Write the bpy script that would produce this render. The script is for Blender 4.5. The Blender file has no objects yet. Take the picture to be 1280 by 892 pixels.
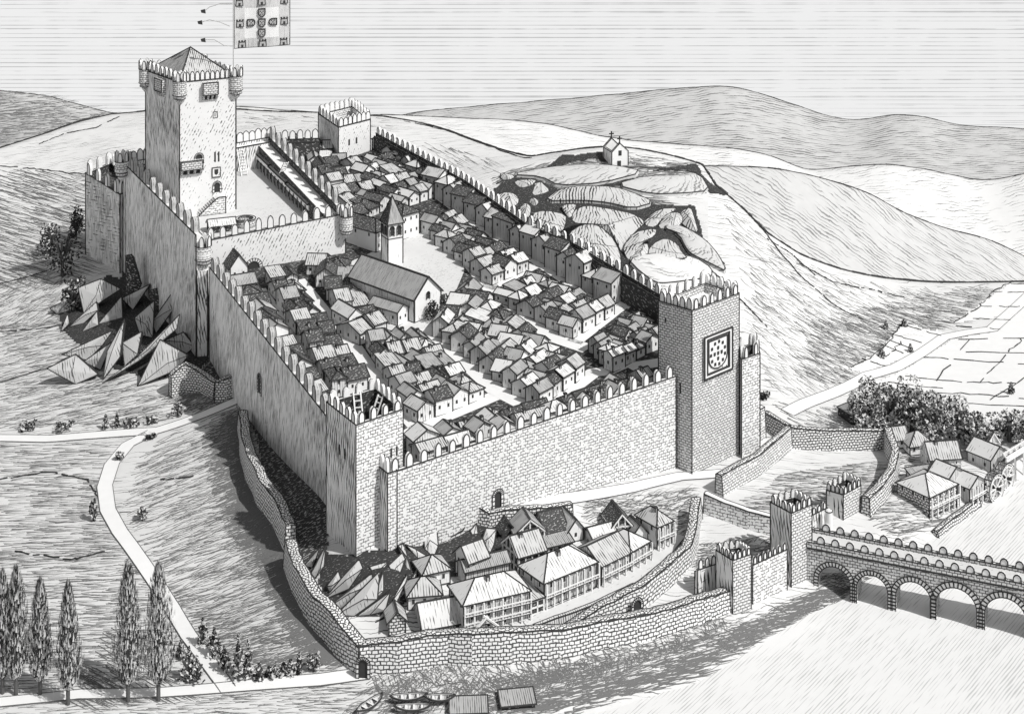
import bpy, math, random
import numpy as np
from mathutils import Vector, noise as mnoise
random.seed(7); rnd = random.random
def ru(a, b): return a + (b - a) * rnd()
S = bpy.context.scene; COL = S.collection
# ------------------------------------------------------------------ camera, light, exposure
H, F, YH = 221.0, 2000.0, -350.0           # eye height, focal length in px of a 1280 wide picture, eye-level row
cam = bpy.data.cameras.new('camera'); camo = bpy.data.objects.new('camera', cam); COL.objects.link(camo)
camo.location = (0, 0, H); camo.rotation_euler = (math.radians(90), 0, 0)
cam.sensor_width = 36; cam.lens = F / 1280 * 36; cam.shift_y = -(446 - YH) / 1280; cam.shift_x = 0
cam.clip_start = 1; cam.clip_end = 6000
S.camera = camo
SUN_EL, SUN_DIR = 50, (0.80, -0.60)
sd = Vector((SUN_DIR[0], SUN_DIR[1], 0)).normalized() * math.cos(math.radians(SUN_EL)); sd.z = math.sin(math.radians(SUN_EL))
sl = bpy.data.lights.new('sun', 'SUN'); sl.energy = 4.2; sl.angle = math.radians(0.5); sl.color = (1, 0.99, 0.97)
so = bpy.data.objects.new('sun', sl); COL.objects.link(so); so.rotation_euler = sd.to_track_quat('Z', 'Y').to_euler(); so.location = (200, 100, 500)
w = bpy.data.worlds.new('World'); S.world = w; w.use_nodes = True
nt = w.node_tree; nt.nodes.clear()
sky = nt.nodes.new('ShaderNodeTexSky'); sky.sky_type = 'NISHITA'; sky.sun_disc = False
sky.sun_elevation = math.radians(SUN_EL); sky.sun_rotation = math.atan2(sd.x, sd.y)
bw = nt.nodes.new('ShaderNodeRGBToBW'); bg = nt.nodes.new('ShaderNodeBackground'); bg.inputs[1].default_value = 0.14
out = nt.nodes.new('ShaderNodeOutputWorld')
nt.links.new(sky.outputs[0], bw.inputs[0]); nt.links.new(bw.outputs[0], bg.inputs[0]); nt.links.new(bg.outputs[0], out.inputs[0])
S.view_settings.view_transform = 'Standard'; S.view_settings.look = 'None'; S.view_settings.gamma = 1
S.view_settings.use_curve_mapping = False; S.view_settings.exposure = -0.22
# ------------------------------------------------------------------ projection helpers
def at(px, py, D): return Vector(((px - 640) * D / F, D, H - (py - YH) * D / F))
def atz(px, py, z): return at(px, py, F * (H - z) / (py - YH))
def topx(p): return (640 + p[0] * F / p[1], YH + (H - p[2]) * F / p[1])
def inside(x, y, poly):
    c = False; n = len(poly); j = n - 1
    for i in range(n):
        xi, yi = poly[i][0], poly[i][1]; xj, yj = poly[j][0], poly[j][1]
        if (yi > y) != (yj > y) and x < (xj - xi) * (y - yi) / (yj - yi) + xi: c = not c
        j = i
    return c
def zm(ox, oy, r, pts): return [(ox + x / r, oy + y / r) for x, y in pts]
# ------------------------------------------------------------------ materials
M = {}
def newmat(name, rough=0.9):
    m = bpy.data.materials.new(name); m.use_nodes = True; n = m.node_tree.nodes; l = m.node_tree.links
    b = n['Principled BSDF']; b.inputs['Roughness'].default_value = rough
    b.inputs['Specular IOR Level'].default_value = 0.15
    M[name] = m; return m, n, l, b
def g(v): return (v, v, v, 1)
def math_n(n, l, op, a, b=None, c=None):
    m = n.new('ShaderNodeMath'); m.operation = op
    for i, s in enumerate((a, b, c)):
        if s is None: continue
        if isinstance(s, (int, float)): m.inputs[i].default_value = s
        else: l.new(s, m.inputs[i])
    return m.outputs[0]
def noise_n(n, l, vec, scale, detail=2, sx=1, sy=1, rot=0):
    mp = n.new('ShaderNodeMapping'); mp.inputs['Scale'].default_value = (sx, sy, 1); mp.inputs['Rotation'].default_value = (0, 0, rot)
    l.new(vec, mp.inputs[0]); t = n.new('ShaderNodeTexNoise'); t.inputs['Scale'].default_value = scale; t.inputs['Detail'].default_value = detail
    l.new(mp.outputs[0], t.inputs['Vector']); return t.outputs['Fac']
def rot_uv(n, l, ang):
    tc = n.new('ShaderNodeTexCoord'); mp = n.new('ShaderNodeMapping'); mp.vector_type = 'TEXTURE'
    mp.inputs['Rotation'].default_value = (0, 0, math.radians(ang)); l.new(tc.outputs['UV'], mp.inputs[0]); return mp.outputs[0]
def line_mask(n, l, vec, spacing, thick, wob, dash_len, dash):
    """pen strokes running along x of vec: thick = covered share, dash = share left out"""
    sp = n.new('ShaderNodeSeparateXYZ'); l.new(vec, sp.inputs[0])
    wv = noise_n(n, l, vec, 0.12, 3); fine = noise_n(n, l, vec, 0.9, 2)
    y = math_n(n, l, 'ADD', sp.outputs['Y'], math_n(n, l, 'MULTIPLY', math_n(n, l, 'SUBTRACT', wv, 0.5), wob * 4))
    y = math_n(n, l, 'ADD', y, math_n(n, l, 'MULTIPLY', math_n(n, l, 'SUBTRACT', fine, 0.5), wob * 0.5))
    y = math_n(n, l, 'DIVIDE', y, spacing)
    fr = math_n(n, l, 'FRACT', y); row = math_n(n, l, 'FLOOR', y)
    d = math_n(n, l, 'MULTIPLY', math_n(n, l, 'ABSOLUTE', math_n(n, l, 'SUBTRACT', fr, 0.5)), 2)
    cmb = n.new('ShaderNodeCombineXYZ'); l.new(math_n(n, l, 'DIVIDE', sp.outputs['X'], dash_len), cmb.inputs[0]); l.new(math_n(n, l, 'MULTIPLY', row, 7.31), cmb.inputs[1])
    br = n.new('ShaderNodeTexNoise'); br.inputs['Scale'].default_value = 1; br.inputs['Detail'].default_value = 1; l.new(cmb.outputs[0], br.inputs['Vector'])
    tone = noise_n(n, l, vec, 0.045, 3)
    # line thickness varies with the stroke noise and a broad tone noise
    t = math_n(n, l, 'ADD', math_n(n, l, 'MULTIPLY', math_n(n, l, 'SUBTRACT', br.outputs['Fac'], 0.25 + dash * 0.5), 2.2), math_n(n, l, 'MULTIPLY', math_n(n, l, 'SUBTRACT', tone, 0.5), 1.4))
    t = math_n(n, l, 'MULTIPLY', t, thick * 1.6)
    t = math_n(n, l, 'MINIMUM', t, thick * 2.0)
    return math_n(n, l, 'MULTIPLY', math_n(n, l, 'LESS_THAN', d, t), 1.0)
def finish(n, l, b, mask, base, ink, tonevar=0.12, vec=None):
    mx = n.new('ShaderNodeMix'); mx.data_type = 'RGBA'
    bs = base
    if vec is not None and tonevar:
        nv = noise_n(n, l, vec, 0.25, 4); v = math_n(n, l, 'MULTIPLY_ADD', nv, tonevar * 2, base - tonevar)
        cc = n.new('ShaderNodeCombineColor'); [l.new(v, cc.inputs[i]) for i in range(3)]; l.new(cc.outputs[0], mx.inputs['A'])
    else: mx.inputs['A'].default_value = g(base)
    mx.inputs['B'].default_value = g(ink)
    if isinstance(mask, (int, float)): mx.inputs['Factor'].default_value = mask
    else: l.new(mask, mx.inputs['Factor'])
    l.new(mx.outputs['Result'], b.inputs['Base Color'])
def hatch(name, base=0.8, ink=0.05, spacing=1.0, ang=0, thick=0.3, wob=0.3, dash_len=6, dash=0.4, tonevar=0.05, cross=None):
    m, n, l, b = newmat(name); v = rot_uv(n, l, ang)
    k = line_mask(n, l, v, spacing, thick, wob, dash_len, dash)
    if cross is not None:
        v2 = rot_uv(n, l, cross); k = math_n(n, l, 'MAXIMUM', k, line_mask(n, l, v2, spacing * 1.2, thick * 0.8, wob, dash_len, dash + 0.15))
    finish(n, l, b, k, base, ink, tonevar, v); return m
def masonry(name, base=0.8, ink=0.08, bw_=1.6, bh=0.9, mortar=0.1, gap=0.45, tick=0.0, ang=0, wob=0.5):
    m, n, l, b = newmat(name); v = rot_uv(n, l, ang)
    wn = n.new('ShaderNodeTexNoise'); wn.inputs['Scale'].default_value = 0.5; l.new(v, wn.inputs['Vector'])
    vm = n.new('ShaderNodeVectorMath'); vm.operation = 'MULTIPLY_ADD'; l.new(wn.outputs['Color'], vm.inputs[0]); vm.inputs[1].default_value = (wob, wob, 0); l.new(v, vm.inputs[2])
    br = n.new('ShaderNodeTexBrick'); l.new(vm.outputs[0], br.inputs['Vector']); br.inputs['Scale'].default_value = 1
    br.inputs['Brick Width'].default_value = bw_; br.inputs['Row Height'].default_value = bh; br.inputs['Mortar Size'].default_value = mortar
    br.inputs['Mortar Smooth'].default_value = 0; br.inputs['Bias'].default_value = 0
    br.inputs['Color1'].default_value = g(0); br.inputs['Color2'].default_value = g(0); br.inputs['Mortar'].default_value = g(1)
    keep = math_n(n, l, 'GREATER_THAN', noise_n(n, l, v, 0.7, 3), gap)
    k = math_n(n, l, 'MULTIPLY', br.outputs['Fac'], keep)
    if tick: k = math_n(n, l, 'MAXIMUM', k, line_mask(n, l, rot_uv(n, l, 65), bh * 0.8, tick, 0.2, 1.0, 0.75))
    finish(n, l, b, k, base, ink, 0.06, v); return m
def rubble(name, base=0.75, ink=0.03, scale=0.9, edge=0.12, sx=1, sy=1.5):
    m, n, l, b = newmat(name); v = rot_uv(n, l, 0)
    mp = n.new('ShaderNodeMapping'); mp.inputs['Scale'].default_value = (sx, sy, 1); l.new(v, mp.inputs[0])
    vo = n.new('ShaderNodeTexVoronoi'); vo.feature = 'DISTANCE_TO_EDGE'; vo.inputs['Scale'].default_value = scale; l.new(mp.outputs[0], vo.inputs['Vector'])
    e = math_n(n, l, 'MULTIPLY', noise_n(n, l, v, 0.35, 2), edge * 2)
    finish(n, l, b, math_n(n, l, 'LESS_THAN', vo.outputs['Distance'], e), base, ink, 0.08, v); return m
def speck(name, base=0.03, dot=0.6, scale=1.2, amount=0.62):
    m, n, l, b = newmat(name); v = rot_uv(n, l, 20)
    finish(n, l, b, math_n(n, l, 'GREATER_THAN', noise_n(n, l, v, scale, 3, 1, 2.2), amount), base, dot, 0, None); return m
m, n, l, b = newmat('ink'); b.inputs['Base Color'].default_value = g(0.05)
m, n, l, b = newmat('ink_soft'); b.inputs['Base Color'].default_value = g(0.15)
m, n, l, b = newmat('paper'); finish(n, l, b, 0.0, 0.8, 0.03, 0.05, rot_uv(n, l, 0))
m, n, l, b = newmat('grey_wash'); finish(n, l, b, 0.0, 0.45, 0.03, 0.06, rot_uv(n, l, 0))
masonry('ashlar', 0.80, 0.13, 1.45, 0.8, 0.10, 0.44, 0.14)
masonry('ashlar_tight', 0.72, 0.09, 1.3, 0.75, 0.10, 0.38, 0.14)
hatch('stone_dash', 0.80, 0.09, 1.05, 62, 0.42, 0.25, 1.2, 0.50)
hatch('stone_hatch', 0.84, 0.09, 1.0, 101, 0.42, 0.4, 5, 0.28, cross=86)  # dense pen strokes, used as shade hatching on left-facing walls
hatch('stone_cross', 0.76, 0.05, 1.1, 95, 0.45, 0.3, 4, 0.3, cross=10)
hatch('roof_line', 0.54, 0.06, 0.7, 90, 0.40, 0.1, 3, 0.3)
hatch('roof_pale', 0.68, 0.09, 0.8, 90, 0.30, 0.12, 2, 0.45)
hatch('roof_grey', 0.40, 0.06, 0.5, 90, 0.34, 0.1, 3, 0.3)
speck('roof_dark', 0.07, 0.4, 1.4, 0.60)
hatch('plaster', 0.84, 0.15, 1.1, 88, 0.14, 0.15, 2, 0.68)
hatch('plaster_hatch', 0.72, 0.04, 0.75, 92, 0.3, 0.1, 2.5, 0.32)  # denser strokes, shade hatching for most house side walls
hatch('planks', 0.6, 0.05, 0.6, 90, 0.3, 0.05, 6, 0.2)
hatch('walkway', 0.84, 0.2, 1.2, 0, 0.12, 0.1, 3, 0.7)
masonry('rubble', 0.80, 0.07, 1.35, 0.85, 0.13, 0.25, 0.08, wob=0.9)
masonry('rubble_small', 0.76, 0.06, 1.05, 0.75, 0.13, 0.22, 0.08, wob=0.9)
hatch('rock_face', 0.58, 0.08, 0.85, 75, 0.40, 0.5, 4, 0.35)
hatch('rock_round', 0.58, 0.06, 1.2, 90, 0.50, 0.6, 8, 0.25)
hatch('merlon_grey', 0.5, 0.1, 0.7, 85, 0.35, 0.1, 1.5, 0.4)
hatch('merlon_stone', 0.85, 0.2, 0.7, 85, 0.12, 0.05, 1.5, 0.7)
speck('shade_and_dark_rock', 0.06, 0.5, 0.9, 0.585)  # near black painted as ditch shade; also dark rock spikes and rock backs
speck('cleft_shade', 0.045, 0.22, 1.3, 0.62)  # near black painted as the shade in clefts between rocks
speck('shade_and_dark_infill', 0.055, 0.35, 0.8, 0.60)  # near black painted as shade in gaps and recesses; also dark timber infill
hatch('land', 0.66, 0.12, 1.15, 4, 0.26, 1.0, 9, 0.42, 0.06)
hatch('land_far', 0.50, 0.2, 2.1, 8, 0.46, 1.0, 12, 0.25, 0.06)
hatch('land_mid', 0.58, 0.24, 1.7, -30, 0.42, 1.2, 10, 0.28, 0.06)
hatch('land_pale', 0.70, 0.30, 1.9, 12, 0.32, 1.4, 10, 0.42, 0.04)
hatch('pave', 0.66, 0.15, 0.9, 40, 0.22, 0.1, 1.2, 0.65)
hatch('water', 0.78, 0.52, 0.8, 52, 0.34, 0.12, 7, 0.3, 0.03)
M['water'].node_tree.nodes['Principled BSDF'].inputs['Roughness'].default_value = 0.35
hatch('cypress_dark', 0.16, 0.02, 0.5, 90, 0.4, 0.2, 2, 0.3)
m, n, l, b = newmat('leaf_dark'); b.inputs['Base Color'].default_value = g(0.04)
m, n, l, b = newmat('leaf_pale'); b.inputs['Base Color'].default_value = g(0.62)
m, n, l, b = newmat('bark'); b.inputs['Base Color'].default_value = g(0.10)
# sky backdrop: gives off the light of the sky, ruled with fine level strokes of cloud
m, n, l, b = newmat('sky_ruled'); v = rot_uv(n, l, 0)
k = line_mask(n, l, v, 3.5, 0.15, 0.02, 160, 0.12)
k2 = line_mask(n, l, v, 7.2, 0.13, 0.03, 260, 0.30)
sp = n.new('ShaderNodeSeparateXYZ'); l.new(v, sp.inputs[0])
kk = math_n(n, l, 'MAXIMUM', k, k2)
em = n.new('ShaderNodeEmission'); cc = n.new('ShaderNodeMix'); cc.data_type = 'RGBA'; cc.inputs['A'].default_value = g(0.90); cc.inputs['B'].default_value = g(0.58)
l.new(kk, cc.inputs['Factor']); l.new(cc.outputs['Result'], em.inputs[0]); em.inputs[1].default_value = 1.12
l.new(em.outputs[0], n['Material Output'].inputs['Surface']); n.remove(b)
# ------------------------------------------------------------------ mesh builder
class MB:
    def __init__(s, *mats): s.v = []; s.f = []; s.m = []; s.mats = list(mats)
    def slot(s, mat):
        if mat not in s.mats: s.mats.append(mat)
        return s.mats.index(mat)
    def face(s, pts, mat=None):
        i = len(s.v); s.v += [tuple(p) for p in pts]; s.f.append(tuple(range(i, i + len(pts)))); s.m.append(s.slot(mat) if mat else 0)
    def hexa(s, b, t, mat=None, bottom=True):
        """b, t: matching rings of points (counter-clockwise from above)"""
        n = len(b); i = len(s.v); s.v += [tuple(p) for p in b] + [tuple(p) for p in t]; k = s.slot(mat) if mat else 0
        for j in range(n):
            j2 = (j + 1) % n; s.f.append((i + j, i + j2, i + n + j2, i + n + j)); s.m.append(k)
        s.f.append(tuple(i + n + j for j in range(n))); s.m.append(k)
        if bottom: s.f.append(tuple(i + n - 1 - j for j in range(n))); s.m.append(k)
    def box(s, x0, y0, z0, x1, y1, z1, mat=None):
        s.hexa([(x0, y0, z0), (x1, y0, z0), (x1, y1, z0), (x0, y1, z0)], [(x0, y0, z1), (x1, y0, z1), (x1, y1, z1), (x0, y1, z1)], mat)
    def line(s, p, q, r, mat='ink'):
        p = Vector(p); q = Vector(q); d = q - p
        if d.length < 1e-6: return
        d.normalize(); up = Vector((0, 0, 1)) if abs(d.z) < 0.9 else Vector((1, 0, 0))
        a = d.cross(up).normalized() * r; c = d.cross(a).normalized() * r; e = d * r * 0.5
        p = p - e; q = q + e
        s.hexa([p - a - c, p + a - c, p + a + c, p - a + c], [q - a - c, q + a - c, q + a + c, q - a + c], mat)
    def poly(s, pts, r, mat='ink', closed=False):
        pts = list(pts)
        for i in range(len(pts) - (0 if closed else 1)): s.line(pts[i], pts[(i + 1) % len(pts)], r, mat)
    def slab(s, quad, th, mat=None, ink=0.0):
        q = [Vector(p) for p in quad]; nn = (q[1] - q[0]).cross(q[2] - q[0]).normalized()
        if nn.z < 0: nn = -nn; q.reverse()
        t = [p + nn * th for p in q]; s.hexa(q, t, mat)
        if ink: s.poly(t, ink, closed=True)
    def build(s, name, parent=None, smooth=False, planar=False):
        me = bpy.data.meshes.new(name); me.from_pydata(s.v, [], s.f)
        for k in s.mats: me.materials.append(M[k])
        me.polygons.foreach_set('material_index', s.m)
        uv = me.uv_layers.new(name='UVMap'); co = np.empty(len(me.vertices) * 3); me.vertices.foreach_get('co', co); co = co.reshape(-1, 3)
        nf = len(me.polygons); nr = np.empty(nf * 3); me.polygons.foreach_get('normal', nr); nr = nr.reshape(-1, 3)
        lt = np.empty(nf, dtype=np.int32); me.polygons.foreach_get('loop_total', lt)
        lv = np.empty(len(me.loops), dtype=np.int32); me.loops.foreach_get('vertex_index', lv)
        N = np.repeat(nr, lt, axis=0); P = co[lv]
        T = np.stack([-N[:, 1], N[:, 0], np.zeros(len(N))], 1); tl = np.linalg.norm(T, axis=1)
        flat = tl < 0.12; T[flat] = (1, 0, 0); tl[flat] = 1; T /= tl[:, None]; Sx = np.cross(N, T)
        Sx[flat] = (0, 1, 0)
        UV = P[:, :2] if planar else np.stack([(P * T).sum(1), (P * Sx).sum(1)], 1); uv.data.foreach_set('uv', UV.astype(np.float32).ravel())
        if smooth: me.polygons.foreach_set('use_smooth', [True] * nf)
        me.update()
        o = bpy.data.objects.new(name, me); COL.objects.link(o)
        if parent: o.parent = parent
        return o
def tag(o, label=None, cat=None, group=None, kind=None):
    if label: o['label'] = label
    if cat: o['category'] = cat
    if group: o['group'] = group
    if kind: o['kind'] = kind
    return o
def thing(name, label, cat, loc=(0, 0, 0), rz=0, group=None):
    o = bpy.data.objects.new(name, None); COL.objects.link(o); o.location = loc; o.rotation_euler = (0, 0, rz); o.empty_display_size = 1
    return tag(o, label, cat, group)
def inst(o, parent, loc, rz=0, scale=None):
    c = o.copy(); COL.objects.link(c); c.parent = parent; c.location = loc; c.rotation_euler = (0, 0, rz)
    if scale: c.scale = scale
    return c
# ------------------------------------------------------------------ lie of the land
CREST = [(-700, 230, 10), (-200, 205, 14), (0, 185, 20), (60, 166, 24), (100, 152, 27), (140, 143, 28), (185, 139, 30), (300, 137, 31), (400, 141, 32), (480, 146, 32), (560, 163, 33),
         (620, 185, 34), (665, 196, 37), (700, 190, 41), (775, 184, 43), (840, 195, 40), (878, 206, 37), (895, 232, 33), (930, 262, 27), (960, 292, 21), (1000, 318, 14), (1050, 336, 8), (1130, 350, 2),
         (1280, 352, 1), (1500, 352, 1), (2000, 352, 1)]
CP = [(0, 870, 0), (200, 870, 0), (400, 870, 0), (-300, 870, 0), (-400, 600, 0), (-400, 350, 0), (0, 700, 0), (150, 700, 1), (300, 760, 2), (0, 550, 0), (170, 545, 2), (240, 515, 4), (330, 490, 9),
      (270, 620, 4), (330, 700, 4), (345, 560, 8), (400, 625, 12), (395, 720, 9), (298, 512, 7), (0, 420, -1), (100, 450, 2), (200, 470, 6), (250, 440, 10), (170, 395, 9), (105, 352, 7), (55, 345, 4), (0, 335, 1),
      (0, 260, 6), (60, 230, 12), (100, 230, 13), (140, 190, 22), (300, 160, 28), (480, 158, 34), (560, 195, 33), (620, 225, 37), (690, 215, 39), (775, 206, 41), (860, 216, 37),
      (640, 247, 33), (720, 255, 32), (800, 262, 31), (860, 268, 30), (740, 300, 29), (800, 330, 27), (870, 330, 24), (930, 310, 23), (930, 400, 15), (1000, 360, 14), (1000, 440, 6), (960, 480, 9),
      (1060, 400, 4), (1050, 490, 1), (1100, 440, 0), (1200, 400, 0), (1280, 450, 0), (1500, 450, 0), (1100, 520, 0.5), (1000, 512, 6), (1800, 450, 0), (1800, 600, -1),
      (400, 420, 10), (560, 420, 10), (620, 330, 18), (480, 240, 26), (300, 300, 18), (740, 440, 12),
      (620, 640, 13), (500, 700, 12), (700, 622, 12), (850, 592, 8.5), (900, 575, 8), (560, 690, 8.5), (600, 720, 7), (700, 690, 7), (800, 660, 7), (850, 625, 8),
      (470, 780, 5), (600, 800, 4), (700, 780, 4.5), (800, 720, 5), (865, 660, 6), (700, 830, 2), (500, 850, 1), (850, 770, 2.5), (940, 700, 4), (1000, 660, 4.5), (900, 620, 7), (1000, 590, 5), (1090, 565, 3.5),
      (1100, 625, 2), (1050, 690, 1), (1150, 640, 1.5), (1200, 580, 1.2), (1260, 545, 1), (1000, 745, -1), (700, 885, -1), (500, 890, -0.5), (400, 1200, -2), (0, 1200, -1), (-300, 1300, -1), (900, 1200, -3), (1500, 1200, -3)]
cw = np.array([tuple(atz(*p)) for p in CP + CREST])
def U(r2): return np.where(r2 > 0, 0.5 * r2 * np.log(np.maximum(r2, 1e-9)), 0)
CX = cw[:, :2] / 100.0; n_ = len(cw)
K = U(((CX[:, None, :] - CX[None, :, :]) ** 2).sum(2)) + np.eye(n_) * 0.002
A = np.zeros((n_ + 3, n_ + 3)); A[:n_, :n_] = K; A[:n_, n_] = 1; A[:n_, n_ + 1:] = CX; A[n_, :n_] = 1; A[n_ + 1:, :n_] = CX.T
WT = np.linalg.solve(A, np.concatenate([cw[:, 2], np.zeros(3)]))
RES = 3.0; GX = np.arange(-700, 900 + RES, RES); GY = np.arange(180, 960 + RES, RES)
gx, gy = np.meshgrid(GX, GY)
ZG = np.full(gx.shape, WT[n_]) + WT[n_ + 1] * gx / 100 + WT[n_ + 2] * gy / 100
for i in range(n_): ZG += WT[i] * U((gx / 100 - CX[i, 0]) ** 2 + (gy / 100 - CX[i, 1]) ** 2)
WZ = -3.0
RIVPX = [(520, 1150), (590, 960), (690, 905), (780, 878), (870, 852), (950, 802), (1010, 765), (1050, 748), (1075, 728), (1120, 700), (1180, 664), (1240, 622), (1290, 590), (1380, 545), (1600, 470), (2300, 470), (3400, 900), (3400, 1500), (520, 1500)]
RIV = [atz(x, y, WZ).xy for x, y in RIVPX]
RIV = [(p[0], p[1]) for p in RIV]
ins = np.zeros(gx.shape, bool); dist = np.full(gx.shape, 1e9); j = len(RIV) - 1
for i in range(len(RIV)):
    xi, yi = RIV[i]; xj, yj = RIV[j]
    if yi != yj: ins ^= ((yi > gy) != (yj > gy)) & (gx < (xj - xi) * (gy - yi) / (yj - yi) + xi)
    dx, dy = xj - xi, yj - yi; t = np.clip(((gx - xi) * dx + (gy - yi) * dy) / (dx * dx + dy * dy), 0, 1)
    dist = np.minimum(dist, np.hypot(gx - xi - t * dx, gy - yi - t * dy)); j = i
near = (gx > -60)
ZG = np.where(ins, WZ - np.minimum(4, dist * 0.3), np.where(near & (dist < 40), np.minimum(ZG, np.maximum(WZ + 0.1 + dist * 0.6, WZ)), ZG))
ZG = np.where(~ins, np.maximum(ZG, WZ + 0.05 + np.minimum(dist, 20) * 0.02), ZG)
def zt(x, y):
    x = np.asarray(x, float); y = np.asarray(y, float)
    fx = np.clip((x - GX[0]) / RES, 0, len(GX) - 1.001); fy = np.clip((y - GY[0]) / RES, 0, len(GY) - 1.001)
    ix = fx.astype(int); iy = fy.astype(int); a = fx - ix; b = fy - iy
    return (ZG[iy, ix] * (1 - a) + ZG[iy, ix + 1] * a) * (1 - b) + (ZG[iy + 1, ix] * (1 - a) + ZG[iy + 1, ix + 1] * a) * b
DS = np.arange(300, 900, 1.0)
def crestD(px):
    P = [(c[0], F * (H - c[2]) / (c[1] - YH)) for c in CREST]; return np.interp(px, [p[0] for p in P], [p[1] for p in P])
def gout(px, py):
    X = (px - 640) * DS / F; Z = H - (py - YH) * DS / F; below = Z < zt(X, DS)
    i = int(np.argmax(below)) if below.any() else len(DS) - 1
    D = DS[i]
    if i > 0:
        a = Z[i - 1] - zt(X[i - 1], DS[i - 1]); b = Z[i] - zt(X[i], DS[i]); D = DS[i - 1] + a / (a - b + 1e-9)
    D = min(D, float(crestD(px)) + 2)
    p = at(px, py, D); p.z = float(zt(p.x, p.y)); return p
def zin(Y): return -9.18 + 0.079 * Y
def gin(px, py): D = 460360.0 / (py + 508); return at(px, py, D)
WARD = 43.0
def gward(px, py): return atz(px, py, WARD)
# ------------------------------------------------------------------ ground sheet
cols = list(range(-700, -60, 40)) + list(range(-60, 1341, 5)) + list(range(1345, 2000, 40))
mb = MB('land', 'land_pale', 'land_mid'); NR = 230; grid = []
for px in cols:
    dc = float(crestD(px)); rows = [230 * (dc / 230.0) ** (i / (NR - 1)) for i in range(NR)]; c = []
    for D in rows:
        x = (px - 640) * D / F; c.append((x, D, float(zt(x, D))))
    zc = c[-1][2]
    for k in (6, 16, 34, 60, 100, 160): c.append((c[NR - 1][0] * (dc + k) / dc, dc + k, zc - k * 0.55 - k * k * 0.002))
    grid.append(c)
n = len(grid[0]); mb.v = [p for c in grid for p in c]
for i in range(len(grid) - 1):
    for j in range(n - 1):
        mb.f.append((i * n + j, (i + 1) * n + j, (i + 1) * n + j + 1, i * n + j + 1))
        X, Y, Z = grid[i][j]; qx, qy = topx((X, Y, Z))
        pale = qx > 880 and qy < 560 or (qx > 420 and qy < 230)
        mb.m.append(1 if pale else 0)
tag(mb.build('ground', smooth=True, planar=True), kind='structure')
# river
mb = MB('water'); c = (sum(p[0] for p in RIV) / len(RIV), sum(p[1] for p in RIV) / len(RIV))
ring = [(p[0] + (-6 if p[0] < 200 else 0), p[1] + (4 if p[0] < 200 else 0), WZ) for p in RIV]
import mathutils
from mathutils.geometry import tessellate_polygon
tr = tessellate_polygon([[Vector(p) for p in ring]])
for t in tr:
    q = [Vector(ring[i]) for i in t]
    if (q[1] - q[0]).cross(q[2] - q[0]).z < 0: q.reverse()
    mb.face(q)
tag(mb.build('river'), kind='structure')
# sky backdrop: a tall curved sheet beyond the last hills
R = 1350; mb = MB('sky_ruled'); N = 60
SK = [(-2600, 300), (-2100, 900), (-1300, R), (1300, R), (2100, 900), (2600, 300)]
for (xa, ya), (xb, yb) in zip(SK[:-1], SK[1:]): mb.face([(xa, ya, -700), (xb, yb, -700), (xb, yb, 500), (xa, ya, 500)])
o = mb.build('sky'); tag(o, kind='structure')
uv = o.data.uv_layers[0].data
for p in o.data.polygons:
    i = p.index
    for li in p.loop_indices:
        vco = o.data.vertices[o.data.loops[li].vertex_index].co; uv[li].uv = (vco.x, vco.z)
# hills behind
def interp(pl, x):
    xs = np.linspace(x - 22, x + 22, 9); return float(np.average(np.interp(xs, [p[0] for p in pl], [p[1] for p in pl]), weights=[1, 2, 4, 6, 7, 6, 4, 2, 1]))
def hill(name, ridge, foot, Dr, Df, mat, x0, x1, bulge=0.0, line=0.24, step=8):
    mb = MB(mat, 'ink'); cols = list(range(x0, x1 + 1, step)); NRr = 24; g_ = []
    for px in cols:
        yr = float(interp(ridge, px)) + 0.8 * mnoise.noise(Vector((px * 0.03, Dr, 0))); yf = float(interp(foot, px)); c = []
        for j in range(NRr):
            t = j / (NRr - 1); D = Df + (Dr - Df) * t; y = yf + (yr - yf) * t
            p = at(px, y, D); p.z += bulge * math.sin(t * math.pi); c.append(p)
        top = c[-1]
        for k in (8, 25, 60, 120): c.append(Vector((top.x * (Dr + k) / Dr, Dr + k, top.z - k * 0.6)))
        g_.append(c)
    n = len(g_[0]); mb.v = [tuple(p) for c in g_ for p in c]
    for i in range(len(g_) - 1):
        for j in range(n - 1): mb.f.append((i * n + j, (i + 1) * n + j, (i + 1) * n + j + 1, i * n + j + 1)); mb.m.append(0)
    for i in range(len(g_) - 1): mb.line(g_[i][NRr - 1], g_[i + 1][NRr - 1], line * (0.7 + 0.6 * rnd()))
    o = mb.build(name, planar=True, smooth=True); tag(o, kind='structure'); return o
far = [(-900, 120), (430, 160), (520, 140), (560, 136), (640, 129), (740, 121), (830, 112), (900, 107), (930, 111), (960, 120), (1000, 133), (1040, 147), (1075, 151), (1100, 146), (1120, 142), (1160, 147), (1200, 157), (1280, 161), (1500, 160), (1900, 150)]
hill('hill', far, [(-900, 330), (400, 240), (1280, 290), (1900, 290)], 980, 860, 'land_far', 380, 1900)
hill('hill', [(-900, 90), (-200, 104), (0, 113), (60, 120), (100, 131), (140, 142), (200, 148), (330, 160)], [(-900, 260), (0, 230), (330, 230)], 900, 790, 'land_far', -900, 330)
hill('hill', [(-100, 235), (30, 182), (70, 160), (110, 147), (185, 138), (300, 133), (400, 141), (430, 146), (480, 143), (560, 147), (640, 150), (690, 156), (750, 170), (800, 177), (862, 181), (920, 186), (960, 193), (1010, 214), (1060, 208), (1110, 205), (1160, 212), (1210, 223), (1240, 226), (1280, 217), (1400, 205), (1900, 200)],
     [(-100, 260), (600, 240), (1280, 400), (1900, 400)], 830, 735, 'land_pale', -100, 1900)
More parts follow.
